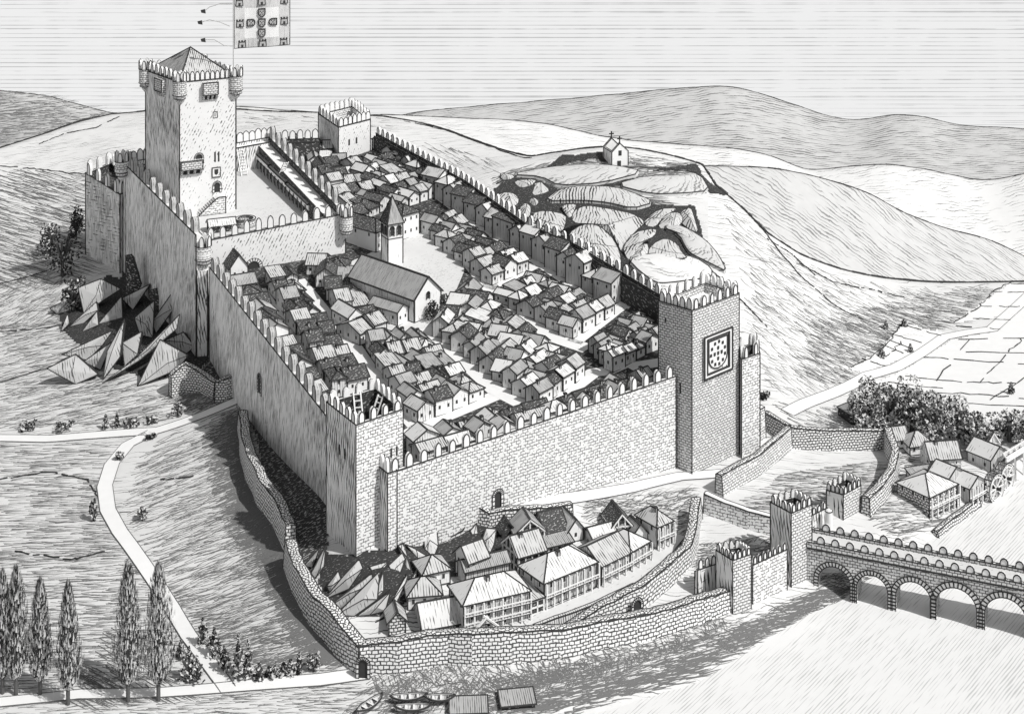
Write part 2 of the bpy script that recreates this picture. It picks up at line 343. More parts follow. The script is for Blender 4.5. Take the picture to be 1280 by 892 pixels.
hill('hill', [(840, 220), (873, 207), (960, 209), (1010, 218), (1050, 229), (1090, 242), (1120, 262), (1180, 285), (1240, 300), (1300, 330), (1360, 370)], [(840, 300), (1280, 395), (1360, 400)], 735, 690, 'land_mid', 856, 1360)
# ------------------------------------------------------------------ town ground, walls, towers
LW = 0.00032
def V2(p): return Vector((p[0], p[1]))
def ccw(poly):
    a = sum(poly[i][0] * poly[(i + 1) % len(poly)][1] - poly[(i + 1) % len(poly)][0] * poly[i][1] for i in range(len(poly)))
    return list(poly) if a > 0 else list(reversed(poly))
def mk_merlon(w_=1.7, h_=3.0, t=0.9):
    """pointed, round shouldered merlon on the x axis, front towards -y"""
    prof = [(-w_ / 2, 0), (w_ / 2, 0), (w_ / 2, h_ * 0.55), (w_ * 0.42, h_ * 0.78), (w_ * 0.2, h_ * 0.94), (0, h_), (-w_ * 0.2, h_ * 0.94), (-w_ * 0.42, h_ * 0.78), (-w_ / 2, h_ * 0.55)]
    mb = MB('merlon_grey' if t > 1.2 else 'merlon_stone', 'ink')
    mb.face([(x, -t / 2, z) for x, z in prof]); mb.face([(x, t / 2, z) for x, z in reversed(prof)])
    for i in range(len(prof)):
        a = prof[i]; b_ = prof[(i + 1) % len(prof)]
        mb.face([(a[0], -t / 2, a[1]), (a[0], t / 2, a[1]), (b_[0], t / 2, b_[1]), (b_[0], -t / 2, b_[1])])
    for y in ((-t / 2, t / 2) if t > 1.2 else (-t / 2,)): mb.poly([(x, y, z) for x, z in prof], 0.11, closed=True)
    return mb
MER = {}
def merlons(parent, p, q, n, w_=1.7, h_=3.0, t=0.9, ends=0.5):
    """n merlons between world points p and q, children of parent (whose origin is known)"""
    key = (w_, h_, t); p = Vector(p); q = Vector(q); d = q - p; rz = math.atan2(d.y, d.x)
    for i in range(n):
        c = p + d * ((i + ends) / (n - 1 + 2 * ends)) if n > 1 else (p + q) / 2
        loc = c - parent.location
        if key not in MER: o = mk_merlon(*key).build('merlon', parent); o.location = loc; o.rotation_euler = (0, 0, rz + ru(-.03, .03)); MER[key] = o
        else:
            o = inst(MER[key], parent, loc, rz + ru(-.04, .04)); o.scale = (ru(.9, 1.1), 1, ru(.9, 1.08))
def wallrun(name, label, tops, bases, th, mat, inward, n_mer=None, cat='wall', top_mat='walkway', par=1.0, mer=(1.7, 3.0, 0.9), back_mat=None, par_h=1.3, shared=None):
    """curtain wall along tops [(x,y,z)] (outer top edge), bases z; inward = side (+1 left of travel, -1 right)"""
    tops = [Vector(t) for t in tops]; o0 = Vector((tops[0].x, tops[0].y, min(bases)))
    root = shared or thing(name, label, cat, o0); o0 = root.location.copy()
    dirs = [(tops[i + 1] - tops[i]).xy.normalized() for i in range(len(tops) - 1)]
    nrm = []
    for i in range(len(tops)):
        if i == 0: d = dirs[0]
        elif i == len(tops) - 1: d = dirs[-1]
        else: d = (dirs[i - 1] + dirs[i]).normalized()
        nrm.append(Vector((-d.y, d.x)) * inward)
    mb = MB(mat, top_mat, 'ink', back_mat or mat); lw = LW * tops[0].y
    def P(i, off, z): return (tops[i].x + nrm[i].x * off - o0.x, tops[i].y + nrm[i].y * off - o0.y, z - o0.z)
    for i in range(len(tops) - 1):
        a, c = i, i + 1; za, zc = tops[a].z, tops[c].z; ba, bc = bases[a], bases[c]
        def qd(pts, m_):
            mb.face(pts if inward < 0 else pts, m_)
        wa, wc = za - par_h, zc - par_h
        mb.face([P(a, 0, ba), P(c, 0, bc), P(c, 0, zc), P(a, 0, za)], mat)
        mb.face([P(a, 0, za), P(c, 0, zc), P(c, par, zc), P(a, par, za)], 'paper')
        mb.face([P(a, par, za), P(c, par, zc), P(c, par, wc), P(a, par, wa)], back_mat or mat)
        mb.face([P(a, par, wa), P(c, par, wc), P(c, th, wc), P(a, th, wa)], top_mat)
        mb.face([P(a, th, wa), P(c, th, wc), P(c, th, bc), P(a, th, ba)], back_mat or mat)
        mb.line(P(a, 0, za), P(c, 0, zc), lw); mb.line(P(a, th, wa), P(c, th, wc), lw); mb.line(P(a, par, za), P(c, par, zc), lw * .8)
    for i in (0, len(tops) - 1):
        z = tops[i].z; b_ = bases[i]
        mb.face([P(i, 0, b_), P(i, th, b_), P(i, th, z - par_h), P(i, par, z - par_h), P(i, par, z), P(i, 0, z)], mat)
        mb.line(P(i, 0, b_), P(i, 0, z), lw); mb.line(P(i, th, b_), P(i, th, z - par_h), lw)
    mb.build('wall_body', root)
    if n_mer:
        L = sum((tops[i + 1] - tops[i]).length for i in range(len(tops) - 1))
        for i in range(len(tops) - 1):
            k = max(1, round(n_mer * (tops[i + 1] - tops[i]).length / L))
            o2 = [tops[j] + Vector((nrm[j].x, nrm[j].y, 0)) * par * 0.5 for j in (i, i + 1)]
            merlons(root, o2[0], o2[1], k, *mer)
    return root
def tower(name, label, cor, zb, zt_, mats=('stone_hatch', 'ashlar'), sink=2.2, par=1.0, n=(5, 5), mer=(1.5, 2.6, 0.8), deck='walkway', cat='tower', inner=None, taper=0.0, skipmer=()):
    """cor: N(near), R(right), B(back), L(left) world xy, counter-clockwise; mats: left face hatched as in shade / lit right face"""
    cor = [V2(c) for c in cor]; c0 = sum(cor, Vector((0, 0))) / 4; root = thing(name, label, cat, (c0.x, c0.y, zb)); lw = LW * c0.y
    mb = MB(mats[0], mats[1], 'paper', deck, 'ink', inner or mats[0]); hz = zt_ - zb
    out = [c - c0 for c in cor]; inn = [o_ * (1 - par * 1.3 / o_.length) for o_ in out]; low = [o_ * (1 + taper) for o_ in out]
    for i in range(4):
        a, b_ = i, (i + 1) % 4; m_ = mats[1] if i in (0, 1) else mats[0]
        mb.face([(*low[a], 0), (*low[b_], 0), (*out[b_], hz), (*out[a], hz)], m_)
        mb.face([(*out[a], hz), (*out[b_], hz), (*inn[b_], hz), (*inn[a], hz)], 'paper')
        mb.face([(*inn[a], hz), (*inn[b_], hz), (*inn[b_], hz - sink), (*inn[a], hz - sink)], inner or mats[0])
        mb.line((*low[a], 0), (*out[a], hz), lw); mb.line((*out[a], hz), (*out[b_], hz), lw); mb.line((*inn[a], hz), (*inn[b_], hz), lw * .8)
    mb.face([(*p, hz - sink) for p in inn], deck)
    mb.build('tower_body', root)
    mid = [(out[i] + inn[i]) / 2 for i in range(4)]
    for i in range(4):
        if i in skipmer: continue
        a, b_ = mid[i], mid[(i + 1) % 4]; k = n[i % 2]
        merlons(root, root.location + Vector((a.x, a.y, hz)), root.location + Vector((b_.x, b_.y, hz)), k, *mer, ends=0.35)
    return root
def face_frame(cor, i):
    """origin, unit along, unit outward of tower side i (i -> i+1)"""
    a = V2(cor[i]); b_ = V2(cor[(i + 1) % 4]); d = (b_ - a); L = d.length; d = d / L; return a, d, Vector((d.y, -d.x)), L
def on_face(root, name, mb, cor, i, s, z):
    a, d, o_, L = face_frame(cor, i); p = a + d * s
    o = mb.build(name, root); o.location = Vector((p.x, p.y, z)) - root.location; o.rotation_euler = (0, 0, math.atan2(d.y, d.x)); return o
def slit(w_=0.5, h_=3.0, fr=None):
    mb = MB('ink')
    mb.box(-w_ / 2, -0.08, 0, w_ / 2, 0.3, h_)
    return mb
def arch_door(w_=3.0, h_=5.0, ring=0.9, depth=0.25, dark='ink', ringmat='paper', nvous=9):
    """dark opening with a ring of voussoirs, front towards -y, base at z 0"""
    mb = MB(dark, ringmat, 'ink'); r = w_ / 2; zs = h_ - r
    prof = [(-r, 0), (r, 0), (r, zs)] + [(r * math.cos(a), zs + r * math.sin(a)) for a in [math.pi * k / 10 for k in range(1, 10)]] + [(-r, zs)]
    mb.face([(x, -0.06, z) for x, z in prof], dark)
    R2 = r + ring
    for k in range(nvous):
        a0 = math.pi * k / nvous; a1 = math.pi * (k + 1) / nvous - 0.05
        q = [(r * math.cos(a0), zs + r * math.sin(a0)), (R2 * math.cos(a0), zs + R2 * math.sin(a0)), (R2 * math.cos(a1), zs + R2 * math.sin(a1)), (r * math.cos(a1), zs + r * math.sin(a1))]
        mb.hexa([(x, -0.0, z) for x, z in q], [(x, -depth, z) for x, z in q], ringmat); mb.poly([(x, -depth, z) for x, z in q], 0.08, closed=True)
    nj = max(2, int(zs / 1.0))
    for sgn in (-1, 1):
        for k in range(nj):
            z0 = zs * k / nj; z1 = zs * (k + 1) / nj - 0.08; xa, xb = sorted((sgn * r, sgn * R2))
            mb.box(xa, -depth, z0, xb, 0, z1, ringmat); mb.poly([(xa, -depth, z0), (xb, -depth, z0), (xb, -depth, z1), (xa, -depth, z1)], 0.08, closed=True)
    return mb
ZT1 = 44.8
# ground inside the walls (rises to the north) and the castle ward
def flatpoly(name, pts, mat, kind='structure'):
    mb = MB(mat)
    for t in tessellate_polygon([[Vector(p) for p in pts]]):
        q = [Vector(pts[i]) for i in t]
        if (q[1] - q[0]).cross(q[2] - q[0]).z < 0: q.reverse()
        mb.face(q)
    o = mb.build(name); tag(o, kind=kind); return o
def tin(x, y, dz=0): return (x, y, zin(y) + dz)
# world anchors
W_FL = atz(485, 592, 31.8); W_FR = atz(845, 470, 34.9)
fd = (W_FR - W_FL).xy.normalized(); fn = Vector((-fd.y, fd.x))
LW0 = atz(408, 520, 36); LW1 = atz(262, 334, 40)
UW0 = atz(245, 294, 50); UW1 = atz(154, 203, 52)
NC = atz(340, 170, 54); EC = atz(426, 257, 51)
EA = [atz(398, 172, 51), atz(472, 166, 50), atz(583, 225, 47), atz(660, 279, 44), atz(722, 305, 43), atz(819, 363, 40), atz(948, 440, 37)]
CW0 = atz(256, 301, 45.5); CW1 = atz(432, 267, 48.6)
inner = [W_FL + Vector((fn.x, fn.y, 0)) * 3, W_FR + Vector((fn.x, fn.y, 0)) * 3, atz(925, 440, 37), EA[5], EA[4], EA[3], EA[2], EA[1], EA[0], NC + Vector((4, 6, 0)), CW1 + Vector((0, 2, 0)), CW0 + Vector((0, 2, 0)), LW1 + Vector((2, 0, 0)), LW0 + Vector((3, 3, 0))]
flatpoly('town_ground', [tin(p.x, p.y) for p in inner], 'shade_and_dark_infill')  # ground coloured near black, standing in for shade between the houses
ward = [CW0 + Vector((0, 1, 0)), CW1 + Vector((0, 1, 0)), EC, NC, UW1, UW0]
flatpoly('castle_ward_ground', [(p.x, p.y, WARD) for p in ward], 'pave')
# front wall
R = wallrun('town_wall', 'long pale ashlar front curtain wall between the ladder tower and the shield tower', [W_FL, W_FR], [0, 0], 3.2, 'ashlar', 1, 22, par=1.1, mer=(1.8, 3.3, 0.9), par_h=1.6)
# its gate
def on_wall(root, name, mb, p, q, px, z, off=0.0):
    """place a front-facing (-y) part on wall line p-q where picture column px meets it"""
    p = Vector(p); q = Vector(q); d = (q - p).xy; t = 0.0
    k = (px - 640) / F; t = (k * p.y - p.x) / (d.x - k * d.y); c = p.xy + d * t; dn = d.normalized(); on = Vector((dn.y, -dn.x))
    c = c + on * off; o = mb.build(name, root); o.location = Vector((c.x, c.y, z)) - root.location; o.rotation_euler = (0, 0, math.atan2(d.y, d.x)); return o
def wall_z(p, q, px, py):
    p = Vector(p); q = Vector(q); d = (q - p).xy; k = (px - 640) / F; t = (k * p.y - p.x) / (d.x - k * d.y); Y = p.y + d.y * t; return H - (py - YH) * Y / F
on_wall(R, 'gate', arch_door(1.9, 4.4, 0.8), W_FL, W_FR, 622, wall_z(W_FL, W_FR, 622, 635))
# buttress at its west end
b0 = W_FL.xy; b1 = b0 + fn * 9
bp = [b0 - fd * 0.05, b0 + fd * 2.4, b0 + fd * 2.4 + fn * 9, b0 - fd * 0.05 + fn * 9]
bt = thing('wall_buttress', 'narrow merloned buttress ending the front wall beside the ladder tower', 'buttress', (b0.x, b0.y, 0))
mb = MB('stone_hatch', 'ashlar', 'ink'); q = [p - b0 for p in bp]
q = [q[0] - fd * .3 - fn * .4, q[1] - fn * .4, q[2], q[3] - fd * .3]
for i in range(4): mb.face([(*q[i], 0), (*q[(i + 1) % 4], 0), (*q[(i + 1) % 4], 32.2), (*q[i], 32.2)], 'ashlar' if i == 0 else 'stone_hatch'); mb.line((*q[i], 0), (*q[i], 32.2), .14); mb.line((*q[i], 32.2), (*q[(i + 1) % 4], 32.2), .14)
mb.face([(*p, 32.2) for p in q], 'paper'); mb.build('buttress_body', bt)
merlons(bt, Vector((*(b0 + q[0] + fd * .5), 32.2)), Vector((*(b0 + q[3] + fd * .5), 32.2)), 4, 1.5, 3.3, 0.8)
# ladder tower (front left)
T1 = [atz(445, 531, ZT1), atz(504, 511, ZT1), atz(471, 484, ZT1), atz(408, 502, ZT1)]; T1 = [(p.x, p.y) for p in T1]
t1 = tower('corner_tower', 'tall open topped front corner tower with two ladders inside its battlements', T1, 3, ZT1, ('stone_hatch', 'ashlar'), 7, 1.0, (4, 5), (1.6, 2.8, 0.8), deck='shade_and_dark_infill', inner='shade_and_dark_infill')  # inside of the top coloured near black as its deep shade
for s, z in ((.74, 37), (.86, 37)):
    L = face_frame(T1, 0)[3]; on_face(t1, 'slit_window', slit(.55, 2.4), T1, 0, L * s, z - 3.5)
for s in (.45, .62):
    L = face_frame(T1, 3)[3]; on_face(t1, 'slit_window', slit(.55, 2.6), T1, 3, L * s, 34)
def ladder(label, foot, head, w_=1.6, n=7):
    foot = Vector(foot); head = Vector(head); d = head - foot; side = Vector((d.y, -d.x, 0))
    side = Vector((1, 0, 0)) if side.length < .1 else side.normalized(); side = Vector((.83, .55, 0)) if abs(side.x) < .2 else side
    r = thing('ladder', label, 'ladder', foot)
    for s in (-1, 1):
        mb = MB('paper', 'ink'); mb.line(side * s * w_ / 2, d + side * s * w_ / 2, 0.17, 'paper'); mb.line(side * s * (w_ / 2 + .2), d + side * s * (w_ / 2 + .2), 0.08, 'ink'); mb.build('rail', r)
    for i in range(n):
        mb = MB('paper', 'ink'); c = d * ((i + .7) / n); mb.line(c - side * w_ / 2, c + side * w_ / 2, 0.13, 'paper'); mb.line(c - side * w_ / 2 + Vector((0, 0, -.2)), c + side * w_ / 2 + Vector((0, 0, -.2)), 0.08, 'ink'); mb.build('rung', r)
    return r
ladder('wooden ladder standing left inside the top of the front corner tower', atz(451, 540, ZT1 - 7), atz(446, 490, ZT1 + .6), 1.9, 6)
ladder('slanting wooden ladder on the right inside the top of the front corner tower', atz(462, 537, ZT1 - 7), atz(476, 494, ZT1 + .3), 1.6, 6)
# shield tower (front right)
Z2 = 54.5
T2 = [atz(865, 388, Z2), atz(924, 366, Z2), atz(882, 352, Z2), atz(823, 376, Z2)]; T2 = [(p.x, p.y) for p in T2]
t2 = tower('shield_tower', 'tallest front tower with a carved square coat of arms below its battlements', T2, 4, Z2, ('ashlar_tight', 'ashlar_tight'), 2.6, 1.0, (6, 5), (1.5, 3.0, 0.8))
L3 = face_frame(T2, 3)[3]
for s, z, h_ in ((.22, 49, 1.2), (.25, 32, 3), (.66, 30, 3)): on_face(t2, 'slit_window', slit(.5, h_), T2, 3, L3 * s, z)
mb = MB('ink', 'stone_dash'); c = sum((Vector(p) for p in T2), Vector((0, 0))) / 4
mb.box(-2.2, -1.6, 0, 2.2, 1.6, 0.1, 'ink'); mb.box(-2.2, 1.7, 0, 2.2, 1.9, 1.6, 'paper'); o = mb.build('roof_hatch', t2); o.location = (1, 0, Z2 - 2.6 - 4 + .02); o.rotation_euler = (0, 0, .6)
# coat of arms
mb = MB('paper', 'ink', 'stone_dash'); W_, H_ = 7.6, 9.4
mb.box(-W_ / 2, -.30, 0, W_ / 2, .1, H_, 'stone_dash')
for (x0, z0, x1, z1) in ((-W_ / 2, 0, W_ / 2, .7), (-W_ / 2, H_ - .7, W_ / 2, H_), (-W_ / 2, .7, -W_ / 2 + .7, H_ - .7), (W_ / 2 - .7, .7, W_ / 2, H_ - .7)): mb.box(x0, -.65, z0, x1, -.28, z1, 'paper')
mb.poly([(-W_ / 2, -.65, 0), (W_ / 2, -.65, 0), (W_ / 2, -.65, H_), (-W_ / 2, -.65, H_)], .17, closed=True); mb.poly([(-W_ / 2 + .8, -.5, .8), (W_ / 2 - .8, -.5, .8), (W_ / 2 - .8, -.5, H_ - .8), (-W_ / 2 + .8, -.5, H_ - .8)], .2, closed=True)
cf = on_face(t2, 'coat_of_arms', mb, T2, 0, face_frame(T2, 0)[3] * .52, 33.8); cf.scale = (1.6, 1, 1.27)
def shield_pts(cx, cz, w_, h_, y):
    return [(cx - w_ / 2, y, cz + h_ / 2), (cx - w_ / 2, y, cz - h_ * .1)] + [(cx - w_ / 2 * math.cos(a), y, cz - h_ * .1 - h_ * .4 * math.sin(a)) for a in [math.pi * k / 8 for k in range(1, 8)]] + [(cx + w_ / 2, y, cz - h_ * .1), (cx + w_ / 2, y, cz + h_ / 2)]
mb = MB('paper', 'ink'); P_ = shield_pts(0, 4.7, 5.0, 6.6, -.42); mb.face(P_, 'paper'); mb.poly(P_, .13, closed=True)
for cx, cz in ((0, 5.9), (0, 4.7), (0, 3.5), (-.95, 4.7), (.95, 4.7)): mb.face(shield_pts(cx, cz, .6, .9, -.5), 'ink')
for k in range(11):
    a = math.pi * 2 * k / 11 + .3; cx, cz = 1.95 * math.cos(a), 4.75 + 2.55 * math.sin(a); mb.box(cx - .28, -.52, cz - .35, cx + .28, -.40, cz + .1, 'ink'); [mb.box(cx + dx - .07, -.52, cz + .1, cx + dx + .07, -.40, cz + .36, 'ink') for dx in (-.2, 0, .2)]
mb.build('shield', cf)
# east wall, seen from within, and its end bastion
wallrun('town_wall', 'merloned east curtain wall running from the back tower down behind the shield tower', EA[1:6] + [atz(926, 425, 37.5)], [22, 18, 14, 12, 10, 6], 1.6, 'stone_hatch', -1, 54, par=.9, mer=(1.7, 3.0, .9), back_mat='shade_and_dark_infill', par_h=1.2)  # inner face coloured near black as the side in shade
sb = [atz(927, 449, 36), atz(950, 441, 36), atz(944, 428, 36), atz(921, 436, 36)]
tower('bastion', 'small merloned bastion peeping out right of the shield tower', [(p.x, p.y) for p in sb], 6, 36, ('ashlar', 'ashlar'), 3, .7, (2, 2), (1.3, 3.2, .7), deck='shade_and_dark_infill', inner='shade_and_dark_infill')
# back tower
Z3 = 56.0
T3 = [atz(423, 159, Z3), atz(463, 149, Z3), atz(441, 132, Z3), atz(398, 142, Z3)]; T3 = [(p.x, p.y) for p in T3]
t3 = tower('rear_tower', 'square rear tower among the far houses with open battlements', T3, 36, Z3, ('stone_hatch', 'stone_dash'), 4, 1.2, (7, 6), (2.2, 3.6, 1.0), inner='ashlar', deck='roof_grey')
L0 = face_frame(T3, 0)[3]
for s in (.33, .56): on_face(t3, 'slit_window', slit(.9, 2.4), T3, 0, L0 * s, 47.5)
# north wall pieces
wallrun('town_wall', 'short far stretch of merloned wall between castle corner and rear tower', [NC + Vector((3, 3, -2)), EA[0]], [30, 30], 1.4, 'stone_hatch', -1, 5, mer=(2.4, 3.8, 1), back_mat='shade_and_dark_infill')
# left wall, lower
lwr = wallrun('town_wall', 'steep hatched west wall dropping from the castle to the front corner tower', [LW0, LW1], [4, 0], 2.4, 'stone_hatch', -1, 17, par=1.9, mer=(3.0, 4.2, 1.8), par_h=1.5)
on_wall(lwr, 'gate', arch_door(2.3, 5.2, .9), LW1, LW0, 325, wall_z(LW0, LW1, 325, 492) , .02)
# upper west wall of the castle
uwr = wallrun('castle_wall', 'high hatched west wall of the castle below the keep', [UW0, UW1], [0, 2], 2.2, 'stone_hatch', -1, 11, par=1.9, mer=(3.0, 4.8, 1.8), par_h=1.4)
wallrun('castle_wall', 'far north castle wall behind the keep seen from inside', [UW1, NC], [10, 24], 3.4, 'stone_dash', -1, 24, mer=(2.5, 4.2, 1.0), back_mat='stone_hatch')
wallrun('castle_wall', 'east castle wall with a wide pale wall walk and tall merlons', [NC, EC], [28, 30], 6.5, 'stone_hatch', -1, 11, par=1.6, mer=(2.8, 5.0, 1.5), back_mat='shade_and_dark_infill', par_h=2.4)
ent = wallrun('castle_wall', 'pale castle front wall with an arched gate facing the town roofs', [CW0, CW1], [24, 28], 2.4, 'stone_dash', 1, 12, par=1.0, mer=(2.0, 4.0, 1.0), par_h=1.3)
on_wall(ent, 'gate', arch_door(4.0, 7.0, 1.1), CW0, CW1, 317, wall_z(CW0, CW1, 317, 352))
# west bastion at the far left
wb = [atz(150, 243, 40), atz(170, 232, 40), atz(140, 203, 40), atz(107, 216, 40)]
tower('bastion', 'crosshatched low bastion at the far western corner of the castle', [(p.x, p.y) for p in wb], 2, 40, ('stone_cross', 'stone_hatch'), 3, 1, (3, 4), (2.4, 4.6, 1.0), deck='shade_and_dark_infill', inner='shade_and_dark_infill')
def bartizan(name, label, p, r, zb, ztop, n=6, mer=(1.2, 2.6, .6), shaft=None, parent=None, mat='ashlar'):
    """round turret corbelled out of a corner"""
    root = thing(name, label, 'turret', p) if parent is None else None
    mb = MB(mat, 'ink', 'paper'); N = 12
    base = Vector((0, 0, 0)) if root else Vector(p) - parent.location
    prof = [(0.15 * r, zb - r * 1.4), (.55 * r, zb - r * .9), (.6 * r, zb - r * .6), (.85 * r, zb - r * .5), (.88 * r, zb - r * .1), (r, zb), (r, ztop)]
    z0 = p[2]
    for k in range(N):
        a0, a1 = 2 * math.pi * k / N, 2 * math.pi * (k + 1) / N
        for (r0, z0_), (r1, z1_) in zip(prof[:-1], prof[1:]):
            mb.face([base + Vector((r0 * math.cos(a0), r0 * math.sin(a0), z0_ - z0)), base + Vector((r0 * math.cos(a1), r0 * math.sin(a1), z0_ - z0)), base + Vector((r1 * math.cos(a1), r1 * math.sin(a1), z1_ - z0)), base + Vector((r1 * math.cos(a0), r1 * math.sin(a0), z1_ - z0))], mat)
        for (rr, zz) in (prof[5], prof[6], prof[3]): mb.line(base + Vector((rr * math.cos(a0), rr * math.sin(a0), zz - z0)), base + Vector((rr * math.cos(a1), rr * math.sin(a1), zz - z0)), .12)
    mb.face([base + Vector((r * math.cos(2 * math.pi * k / N), r * math.sin(2 * math.pi * k / N), ztop - z0)) for k in range(N)], 'ink')
    if shaft:
        s = r * .62; q = [(-s, -s), (s, -s), (s, s), (-s, s)]; sb_ = [base + Vector((x, y, shaft - z0)) for x, y in q]; st_ = [base + Vector((x, y, zb - r * 1.2 - z0)) for x, y in q]
        mb.hexa(sb_, st_, 'stone_hatch'); [mb.line(a, c, .15) for a, c in zip(sb_, st_)]
    mb.build('turret_body', root or parent)
    rt = root or parent
    for k in range(n):
        a = 2 * math.pi * (k + .5) / n; key = mer
        if key not in MER: o = mk_merlon(*key).build('merlon', rt); MER[key] = o
        else: o = inst(MER[key], rt, (0, 0, 0))
        o.location = base + Vector((r * .82 * math.cos(a), r * .82 * math.sin(a), ztop - z0)); o.rotation_euler = (0, 0, a + math.pi / 2)
    return root
p = at(254, 312, 533); bartizan('turret', 'corbelled turret on a tall shaft joining the two west walls', (p.x, p.y, 0), 2.8, 41.5, 46, 6, (1.5, 3.6, .7), shaft=2)
p = at(152, 205, 606); bartizan('turret', 'small corbelled turret at the northwest castle corner', (p.x, p.y, 30), 2.6, 50, 54.0, 6, (1.5, 3.6, .7))
p = at(433, 280, 557); bartizan('turret', 'small corbelled turret at the east end of the castle front wall', (p.x, p.y, 30), 2.2, 43.5, 48.5, 6, (1.3, 3.6, .7))
# ------------------------------------------------------------------ the keep
ZK = 91.0
KT = [atz(224.5, 103, ZK), atz(295, 96.5, ZK), None, atz(182, 88, ZK)]
KT[2] = KT[1] + KT[3] - KT[0]; KT = [(p.x, p.y) for p in KT]
kp = tower('keep', 'great castle keep with corner turrets and a low pyramid roof', KT, WARD - .5, ZK, ('stone_hatch', 'stone_dash'), 2.5, 1.3, (11, 8), (1.5, 3.4, .9), deck='roof_grey', taper=0)
kc = sum((Vector(c) for c in KT), Vector((0, 0))) / 4
apex = Vector((0, 0, 0)); apz = H - (59 - YH) * kc.y / F
mb = MB('roof_line', 'roof_dark', 'ink'); q = [(Vector(c) - kc) * .93 for c in KT]; zb_ = ZK + 0.6 - (WARD - .5); za_ = apz - (WARD - .5)
for i in range(4):
    mb.face([(*q[i], zb_), (*q[(i + 1) % 4], zb_), (0, 0, za_)], 'roof_line' if i != 3 else 'roof_grey'); mb.line((*q[i], zb_), (0, 0, za_), .2); mb.line((*q[i], zb_), (*q[(i + 1) % 4], zb_), .2)  # left slope given a darker roof, as the shaded side
mb.build('roof', kp)
for i, (c, lb) in enumerate(zip(KT, 'NRBL')): bartizan('turret', '', (c[0], c[1], ZK - 5), 2.5, ZK - 4.5, ZK + .6, 6, (1.3, 3.4, .7), parent=kp, mat='ashlar_tight')
L0 = face_frame(KT, 0)[3]; L3k = face_frame(KT, 3)[3]
def machic(w_=5.5, h_=4.4, d=1.8):
    mb = MB('ashlar_tight', 'ink'); mb.box(-w_ / 2, -d, 0, w_ / 2, .3, h_); mb.poly([(-w_ / 2, -d, 0), (w_ / 2, -d, 0), (w_ / 2, -d, h_), (-w_ / 2, -d, h_)], .15, closed=True)
    for k in range(4):
        x = -w_ / 2 + .4 + (w_ - .8) * k / 3; mb.hexa([(x - .35, -.5, -2.2), (x + .35, -.5, -2.2), (x + .35, .3, -2.2), (x - .35, .3, -2.2)], [(x - .35, -d, -.05), (x + .35, -d, -.05), (x + .35, .3, -.05), (x - .35, .3, -.05)], 'ashlar_tight')
        if k < 3: mb.box(x + .4, -.3, -1.9, x + (w_ - .8) / 3 - .4, -.1, -.05, 'ink')
    return mb
on_face(kp, 'machicolation', machic(), KT, 0, L0 * .53, ZK - 5.2); on_face(kp, 'machicolation', machic(), KT, 3, L3k * .5, ZK - 5.2)
mb = machic(7.8, 3.2, 2.0); on_face(kp, 'balcony', mb, KT, 0, L0 * .20, 59.6)
on_face(kp, 'door', arch_door(2.2, 3.2, .6), KT, 0, L0 * .34, 61.2); on_face(kp, 'door', arch_door(1.9, 3.4, .7), KT, 0, L0 * .66, 50.0)
for s in (.625, .69): on_face(kp, 'slit_window', slit(.6, 3.6), KT, 0, L0 * s, 61.0)
mb = MB('stone_dash', 'ink'); mb.box(-1.5, -.25, 0, 1.5, .1, 3.4); mb.poly([(-1.5, -.25, 0), (1.5, -.25, 0), (1.5, -.25, 3.4), (-1.5, -.25, 3.4)], .14, closed=True); mb.face(shield_pts(0, 1.8, 1.4, 2.0, -.3), 'ink'); on_face(kp, 'carved_panel', mb, KT, 0, L0 * .645, 55.6)
mb = MB('stone_dash', 'ink'); mb.poly([(-.8, -.1, 0), (.8, -.1, 0), (.8, -.1, 2.2), (-.8, -.1, 2.2)], .08, closed=True); mb.face(shield_pts(0, 1.1, .8, 1.2, -.1), 'grey_wash'); on_face(kp, 'carved_panel', mb, KT, 0, L0 * .63, 77)
# outside stair to the door
mb = MB('ashlar', 'ink', 'paper'); pr = [(-8.5, 0), (1.2, 0), (1.2, 6.0), (-1.4, 6.0), (-2.4, 5.4), (-8.5, .4)]
mb.face([(x, -3.2, z) for x, z in pr]); mb.face([(x, 0.1, z) for x, z in reversed(pr)])
for i in range(len(pr)): a, c = pr[i], pr[(i + 1) % len(pr)]; mb.face([(a[0], -3.2, a[1]), (a[0], .1, a[1]), (c[0], .1, c[1]), (c[0], -3.2, c[1])], 'paper'); mb.line((a[0], -3.2, a[1]), (c[0], -3.2, c[1]), .16)
for k in range(9): mb.line((-8.2 + k * .68, -3.2, .7 + k * .58), (-8.2 + k * .68, -.1, .7 + k * .58), .09)
on_face(kp, 'outside_stair', mb, KT, 0, L0 * .72, WARD)
# ------------------------------------------------------------------ houses
SH = {}
def win_mesh(kind='tick'):
    mb = MB('ink', 'paper')
    if kind == 'tick': mb.box(-.32, -.07, 0, .32, .2, .95, 'ink')
    else:
        mb.box(-.5, -.10, -.1, .5, .2, 1.3, 'paper'); mb.box(-.34, -.14, .05, .34, .1, 1.15, 'ink')
    return mb
def put(key, fn, name, parent, loc, rz=0):
    if key not in SH: o = fn().build(name, parent); o.location = loc; o.rotation_euler = (0, 0, rz); SH[key] = o; return o
    return inst(SH[key], parent, loc, rz)
def chimney_mb():
    mb = MB('grey_wash', 'ink'); mb.box(-.36, -.36, -1, .36, .36, 1.0, 'grey_wash'); mb.box(-.46, -.46, .95, .46, .46, 1.35, 'ink'); mb.line((-.36, -.36, -.4), (-.36, -.36, 1), .1); mb.line((.36, -.36, -.4), (.36, -.36, 1), .1); return mb
